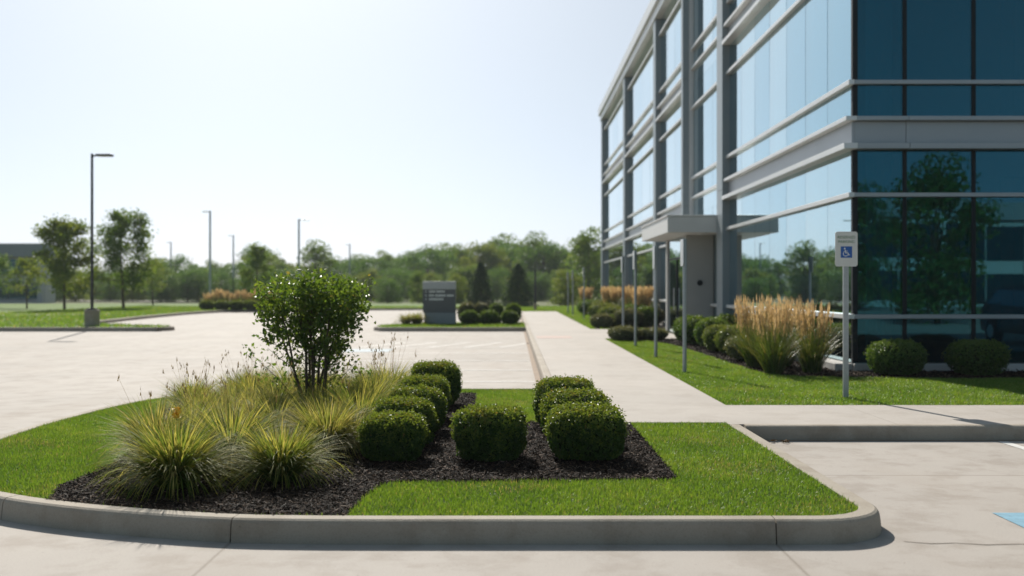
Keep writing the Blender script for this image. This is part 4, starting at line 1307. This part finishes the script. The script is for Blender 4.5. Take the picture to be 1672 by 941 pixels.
bl = [(4.75, 28.6, .8, .72, 'bush_leaf', 'dark round bush by the entrance column, farthest in its row'), (4.72, 27.2, .85, .74, 'bush_leaf', 'dark round bush second from the entrance in its row'),
      (4.85, 25.8, .85, .74, 'bush_leaf', 'dark round bush third from the entrance in its row'), (4.75, 24.2, .8, .62, 'lime_leaf', 'lime green low bush after the dark bushes'),
      (4.85, 23.1, .85, .66, 'lime_leaf', 'lime green low bush nearest the corner reed grasses'), (5.2, 21.9, .95, .62, 'sage_leaf', 'pale sage bush against the glass'),
      (4.75, 21.2, .95, .55, 'sage_leaf', 'pale sage bush behind the left corner reed grass'), (5.35, 26.6, .8, .8, 'bush_leaf', 'dark bush close against the glass near the entrance'),
      (3.1, 29.4, .85, .4, 'sage_leaf', 'low spreading bush at the near side of the entrance walk, by the path'), (3.9, 29.8, .9, .34, 'sage_leaf', 'low spreading bush at the near side of the entrance walk, nearer the door'),
      (3.25, 38.6, .8, .5, 'sage_leaf', 'grassy bush at the far corner of the path and entrance walk'), (3.75, 39.6, .9, .45, 'bush_leaf', 'low bush just past the entrance walk'),
      (4.3, 39.4, 1.0, .7, 'sage_leaf', 'pale bush past the entrance walk beside the third pole'), (4.9, 39.8, 1.0, .75, 'bush_leaf', 'dark bush past the entrance walk under the canopy end'),
      (5.4, 41.4, 1.0, .7, 'sage_leaf', 'pale bush against the facade past the canopy'), (4.2, 44.0, 1.3, .7, 'lime_leaf', 'wide lime bush in the far bed before the tan grasses'),
      (4.9, 42.6, 1.1, .8, 'bush_leaf', 'green bush in front of the canopy side tan grasses'), (4.3, 49.5, 1.5, .75, 'lime_leaf', 'wide lime bush half way along the far bed'),
      (4.3, 58.0, 1.5, .8, 'bush_leaf', 'green bush near the end of the far bed'), (4.9, 57.0, 1.4, .8, 'lime_leaf', 'lime bush near the end of the far bed, against the facade')]
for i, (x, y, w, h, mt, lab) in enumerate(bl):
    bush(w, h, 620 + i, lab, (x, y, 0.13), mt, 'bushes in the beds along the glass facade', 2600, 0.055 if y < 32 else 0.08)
# plants of the sign island and the far left bed
for i, (x, y, w, h, lab) in enumerate(((-1.70, 42.4, .70, .56, 'clipped dark shrub right beside the monument sign'), (-0.90, 42.4, .72, .56, 'middle dark shrub of the front three on the sign island'), (-0.10, 42.4, .64, .56, 'rightmost dark shrub of the front three on the sign island'),
                                       (-1.85, 43.7, .75, .85, 'brownish shrub behind the shrub beside the monument sign'), (-1.25, 43.9, .7, .85, 'tan topped shrub in the back row of the sign island'),
                                       (-0.65, 43.9, .65, .82, 'rounded shrub in the back row of the sign island'), (0.05, 43.9, .65, .82, 'rightmost shrub in the back row of the sign island'))):
    bush(w, h, 660 + i, lab, (x, y, 0.13), 'sage_leaf' if i in (3, 4) else 'bush_leaf', 'shrubs of the sign island', 2400, 0.07)
fountain(0.48, 0.3, 680, 'yellow grass tuft at the left tip of the sign island', (-4.20, 42.2, 0.13), 300, 'fountain_dry', 'grass tufts of the sign island', width=0.03)
fountain(0.52, 0.36, 681, 'yellow grass tuft touching the left side of the monument sign', (-3.78, 42.3, 0.13), 340, 'fountain_dry', 'grass tufts of the sign island', width=0.03)
for i in range(5):
    bush(0.95, 0.62, 690 + i, ['dark low bush at the left end before the far tan grasses', 'low round bush second in line before the far tan grasses', 'low round bush third in line before the far tan grasses',
                               'low round bush fourth in line before the far tan grasses', 'low round bush at the right end before the far tan grasses'][i], (-20.2 + i * 0.98, 70.6, 0.13), 'box_leaf', 'bushes before the far tan grasses', 2000, 0.1)

# ---------------------------------------------------------------- signs, poles, lamps
def text_mesh(body, size, depth=0.001):
    cu = bpy.data.curves.new('t', 'FONT')
    cu.body = body
    cu.size = size
    cu.align_x = 'CENTER'
    cu.align_y = 'CENTER'
    cu.extrude = depth
    o = bpy.data.objects.new('t', cu)
    C.objects.link(o)
    dg = bpy.context.evaluated_depsgraph_get()
    me = bpy.data.meshes.new_from_object(o.evaluated_get(dg))
    bpy.data.objects.remove(o)
    me.materials.clear()
    return me

def rounded_plate(w, h, r, t):
    pts = arc(w / 2 - r, h / 2 - r, r, 0, 90, 5) + arc(-w / 2 + r, h / 2 - r, r, 90, 180, 5) + arc(-w / 2 + r, -h / 2 + r, r, 180, 270, 5) + arc(w / 2 - r, -h / 2 + r, r, 270, 360, 5)
    mb = MB()
    n = len(pts)
    mb.v = [(x, -t / 2, z) for x, z in pts] + [(x, t / 2, z) for x, z in pts]
    mb.f.append(tuple(range(n))); mb.f.append(tuple(reversed(range(n, 2 * n)))); mb.mi += [0, 0]
    for i in range(n):
        j = (i + 1) % n
        mb.f.append((j, i, n + i, n + j)); mb.mi.append(0)
    return mb

def wheelchair(s):
    """access symbol as thin raised shapes on the x-z plane, facing -y"""
    mb = MB()
    def bar(p, q, w):
        p, q = np.array(p), np.array(q)
        d = (q - p) / np.linalg.norm(q - p)
        nn = np.array([-d[1], d[0]]) * w / 2
        c = [p - nn, q - nn, q + nn, p + nn]
        mb.poly([(a * s, 0, b * s) for a, b in c])
    pts = [(0.04 + 0.085 * math.cos(a), 0.86 + 0.085 * math.sin(a)) for a in np.linspace(0, 6.283, 17)[:-1]]
    mb.poly([((a - 0.5 - 0.08) * s, -0.0003, (b - 0.5) * s) for a, b in [(x + 0.36, z) for x, z in pts]])
    o = lambda a, b: (a - 0.5, b - 0.5)
    bar(o(0.36, 0.74), o(0.42, 0.42), 0.10)
    bar(o(0.38, 0.42), o(0.66, 0.42), 0.09)
    bar(o(0.38, 0.60), o(0.60, 0.60), 0.07)
    bar(o(0.64, 0.44), o(0.76, 0.18), 0.09)
    bar(o(0.72, 0.18), o(0.84, 0.22), 0.07)
    ang = np.linspace(R(110), R(350), 14)
    for a, b in zip(ang, ang[1:]):
        bar((-0.08 + 0.25 * math.cos(a), -0.16 + 0.25 * math.sin(a)), (-0.08 + 0.25 * math.cos(b), -0.16 + 0.25 * math.sin(b)), 0.07)
    return mb

sp = empty('accessible_parking_sign', (4.42, 14.1, 0.13), 0, 'white accessible parking sign with blue symbol on a steel post', 'sign')
mb = MB()   # U-channel post
mb.box(-0.034, 0.034, -0.004, 0.004, -0.05, 2.14)
mb.box(-0.034, -0.028, 0.006, 0.034, -0.05, 2.14)
mb.box(0.028, 0.034, 0.006, 0.034, -0.05, 2.14)
mb.build('post', M['galv'], sp)
mb = rounded_plate(0.295, 0.46, 0.03, 0.006)
pl = mb.build('sign_panel', M['sign_white'], sp, (0, -0.012, 1.985))
mb = MB(); mb.box(-0.075, 0.075, -0.001, 0.0, -0.075, 0.075)
bs = mb.build('symbol_panel', M['sign_blue'], pl, (0, -0.0045, -0.04))
w = wheelchair(0.13).build('wheelchair_symbol', M['letter'], pl, (0, -0.0068, -0.04))
for body, z in (('RESERVED', 0.155), ('PARKING', 0.095)):
    me = text_mesh(body, 0.052)
    o = link_mesh('lettering', me, M['sign_green'], pl, (0, -0.0045, z))
    o.rotation_euler = (R(90), 0, 0)

poles = [(2.98, 18.4, 2.32, 'sign pole nearest the camera along the path lawn, seen edge on'), (3.01, 22.3, 2.35, 'second edge on sign pole along the path lawn'), (3.06, 26.4, 2.4, 'third edge on sign pole along the path lawn'),
         (3.25, 31.15, 2.4, 'edge on sign pole standing at the near corner of the entrance walk'), (3.38, 50.0, 2.45, 'edge on sign pole beyond the entrance walk, in front of the far tan grass'), (3.2, 56.0, 2.4, 'edge on sign pole second from the far end of the path'),
         (3.2, 60.8, 2.4, 'edge on sign pole at the far end of the path lawn')]
for x, y, h, lab in poles:
    p = empty('stall_sign', (x, y, 0.13), 0, lab, 'sign', 'stall signs along the path')
    mb = MB()
    mb.tube([(0, 0, -0.05), (0, 0, h)], [0.036, 0.036], 10)
    mb.build('post', M['galv'], p, smooth=False)
    mb = rounded_plate(0.30, 0.46, 0.03, 0.012)
    o = mb.build('sign_panel', M['sign_back'], p, (-0.045, 0, h - 0.24), R(-90))
dp = empty('dark_post', (px(874, 70), 70, 0.1), 0, 'lone dark post at the far left side of the path end', 'post')
mb = MB(); mb.tube([(0, 0, -0.1), (0, 0, 2.7)], [0.07, 0.06], 8); mb.build('shaft', M['pole_dark'], dp)
mb = MB(); mb.tube([(0, 0, 0), (0, 0, 0.5)], [0.10, 0.10], 10); mb.build('sleeve', M['tactile'], dp)

sheet('tactile_paving', [(0.72, 30.7), (1.75, 30.7), (1.75, 32.2), (0.72, 32.2)], 0.154, M['tactile'])

def lamp(x, y, H, label, arm=0.78, side=1, base=True, mat='pole_dark', z=0.13, r=0.062):
    p = empty('lamp_post', (x, y, z), 0, label, 'lamp post', 'lamp posts of the car park')
    if base:
        mb = MB(); mb.tube([(0, 0, -0.1), (0, 0, 0.62), (0, 0, 0.65)], [0.28, 0.28, 0.25], 20)
        mb.build('base', M['kerb'], p)
        mb = MB(); mb.box(-0.15, 0.15, -0.15, 0.15, 0.652, 0.70); mb.build('base_plate', M[mat], p)
    mb = MB(); mb.tube([(0, 0, 0.7 if base else -0.1), (0, 0, H)], [r, r * 0.8], 8); mb.build('pole', M[mat], p)
    mb = MB()
    mb.tube([(0, 0, H - 0.10), (side * 0.22, 0, H - 0.06)], [0.035, 0.03], 6)
    mb.build('arm', M[mat], p)
    mb = MB()
    xs = sorted((side * 0.18, side * arm))
    mb.box(xs[0], xs[1], -0.16, 0.16, H - 0.10, H - 0.02)
    h = mb.build('lamp_head', M[mat], p, bevel=0.02)
    mb = MB(); mb.box(xs[0] + 0.1, xs[1] - 0.06, -0.12, 0.12, H - 0.112, H - 0.102)
    mb.build('lens', M['letter'], h)
    return p
lamp(-16.04, 40.7, 6.6, 'tall dark lamp post on a round concrete base in the left lawn island')
lamp(px(343, 87), 87, 7.9, 'grey lamp post left of the multi stem shrub with its head pointing left', 0.6, -1, False, 'galv', 0.0, 0.10)
lamp(px(488, 99), 99, 8.0, 'grey lamp post rising behind the multi stem shrub with its head pointing right', 0.95, 1, False, 'galv', 0.0, 0.11)
lamp(px(381, 129), 129, 8.0, 'faint distant lamp post above the slim young tree', 0.6, -1, False, 'galv', 0.0, 0.11)
lamp(px(279, 148), 148, 8.0, 'faint distant lamp post right of the tallest young tree', 0.6, -1, False, 'galv', 0.0, 0.11)
lamp(px(571, 155), 155, 8.0, 'faintest distant lamp post above the treeline right of the shrub', 0.6, -1, False, 'galv', 0.0, 0.11)

mn = empty('monument_sign', (-2.92, 42.9, 0.13), 0, 'grey monument sign with white directory lines on the middle island', 'sign')
mb = MB(); mb.box(-0.66, 0.66, -0.20, 0.20, 1.42, 1.74); mb.build('cap', M['mon_light'], mn, bevel=0.01)
mb = MB(); mb.box(-0.655, 0.655, -0.19, 0.19, 0.48, 1.418); pn = mb.build('panel', M['mon_dark'], mn, bevel=0.008)
mb = MB(); mb.box(-0.60, 0.66, -0.21, 0.21, -0.05, 0.478); mb.build('base', M['mon_base'], mn, bevel=0.01)
# three short directory lines: arrow bullet and small raised lettering, too small to read
rgm = np.random.default_rng(3)
for z, wd in ((1.33, 0.62), (1.17, 0.96), (1.02, 0.58)):
    mb = MB()
    mb.poly([(-0.55, -0.1925, z - 0.035), (-0.49, -0.1925, z), (-0.55, -0.1925, z + 0.035)])
    x = -0.40
    while x < -0.40 + wd:
        w = 0.028 + 0.022 * rgm.random()
        mb.box(x, x + w, -0.194, -0.191, z - 0.042, z + 0.042)
        x += w + (0.013 if rgm.random() > 0.14 else 0.05)
    mb.build('lettering', M['letter'], pn)

# ---------------------------------------------------------------- litter by the kerb
rg = np.random.default_rng(9)
for i, (x, y) in enumerate(((2.72, 11.02), (2.80, 10.98), (2.86, 11.05))):
    P = np.column_stack([rg.normal(size=3) * 0.02, rg.normal(size=3) * 0.02, np.full(3, 0.012)])
    V, F = leaves(P, unit(3, rg) + np.array([0, 0, 1.5]), 0.06, 0.6, rg)
    tag(np_mesh('fallen_leaf', V, F, M['dry_leaf'], None, (x, y, 0.004)), 'small brown fallen leaf in the gutter where the island meets the sidewalk kerb', 'leaf', 'fallen leaves in the gutter')

# ---------------------------------------------------------------- air
hz = bpy.data.materials.new('haze')
hz.use_nodes = True
ht = hz.node_tree
for n in list(ht.nodes):
    ht.nodes.remove(n)
ho = ht.nodes.new('ShaderNodeOutputMaterial')
hv = ht.nodes.new('ShaderNodeVolumePrincipled')
hv.inputs['Color'].default_value = (0.93, 0.96, 1.0, 1)
hv.inputs['Density'].default_value = 0.0004
ht.links.new(hv.outputs[0], ho.inputs['Volume'])
mb = MB()
mb.box(-440, 440, -440, 440, -1.06, 16.0)
tag(mb.build('haze', hz), kind='stuff')
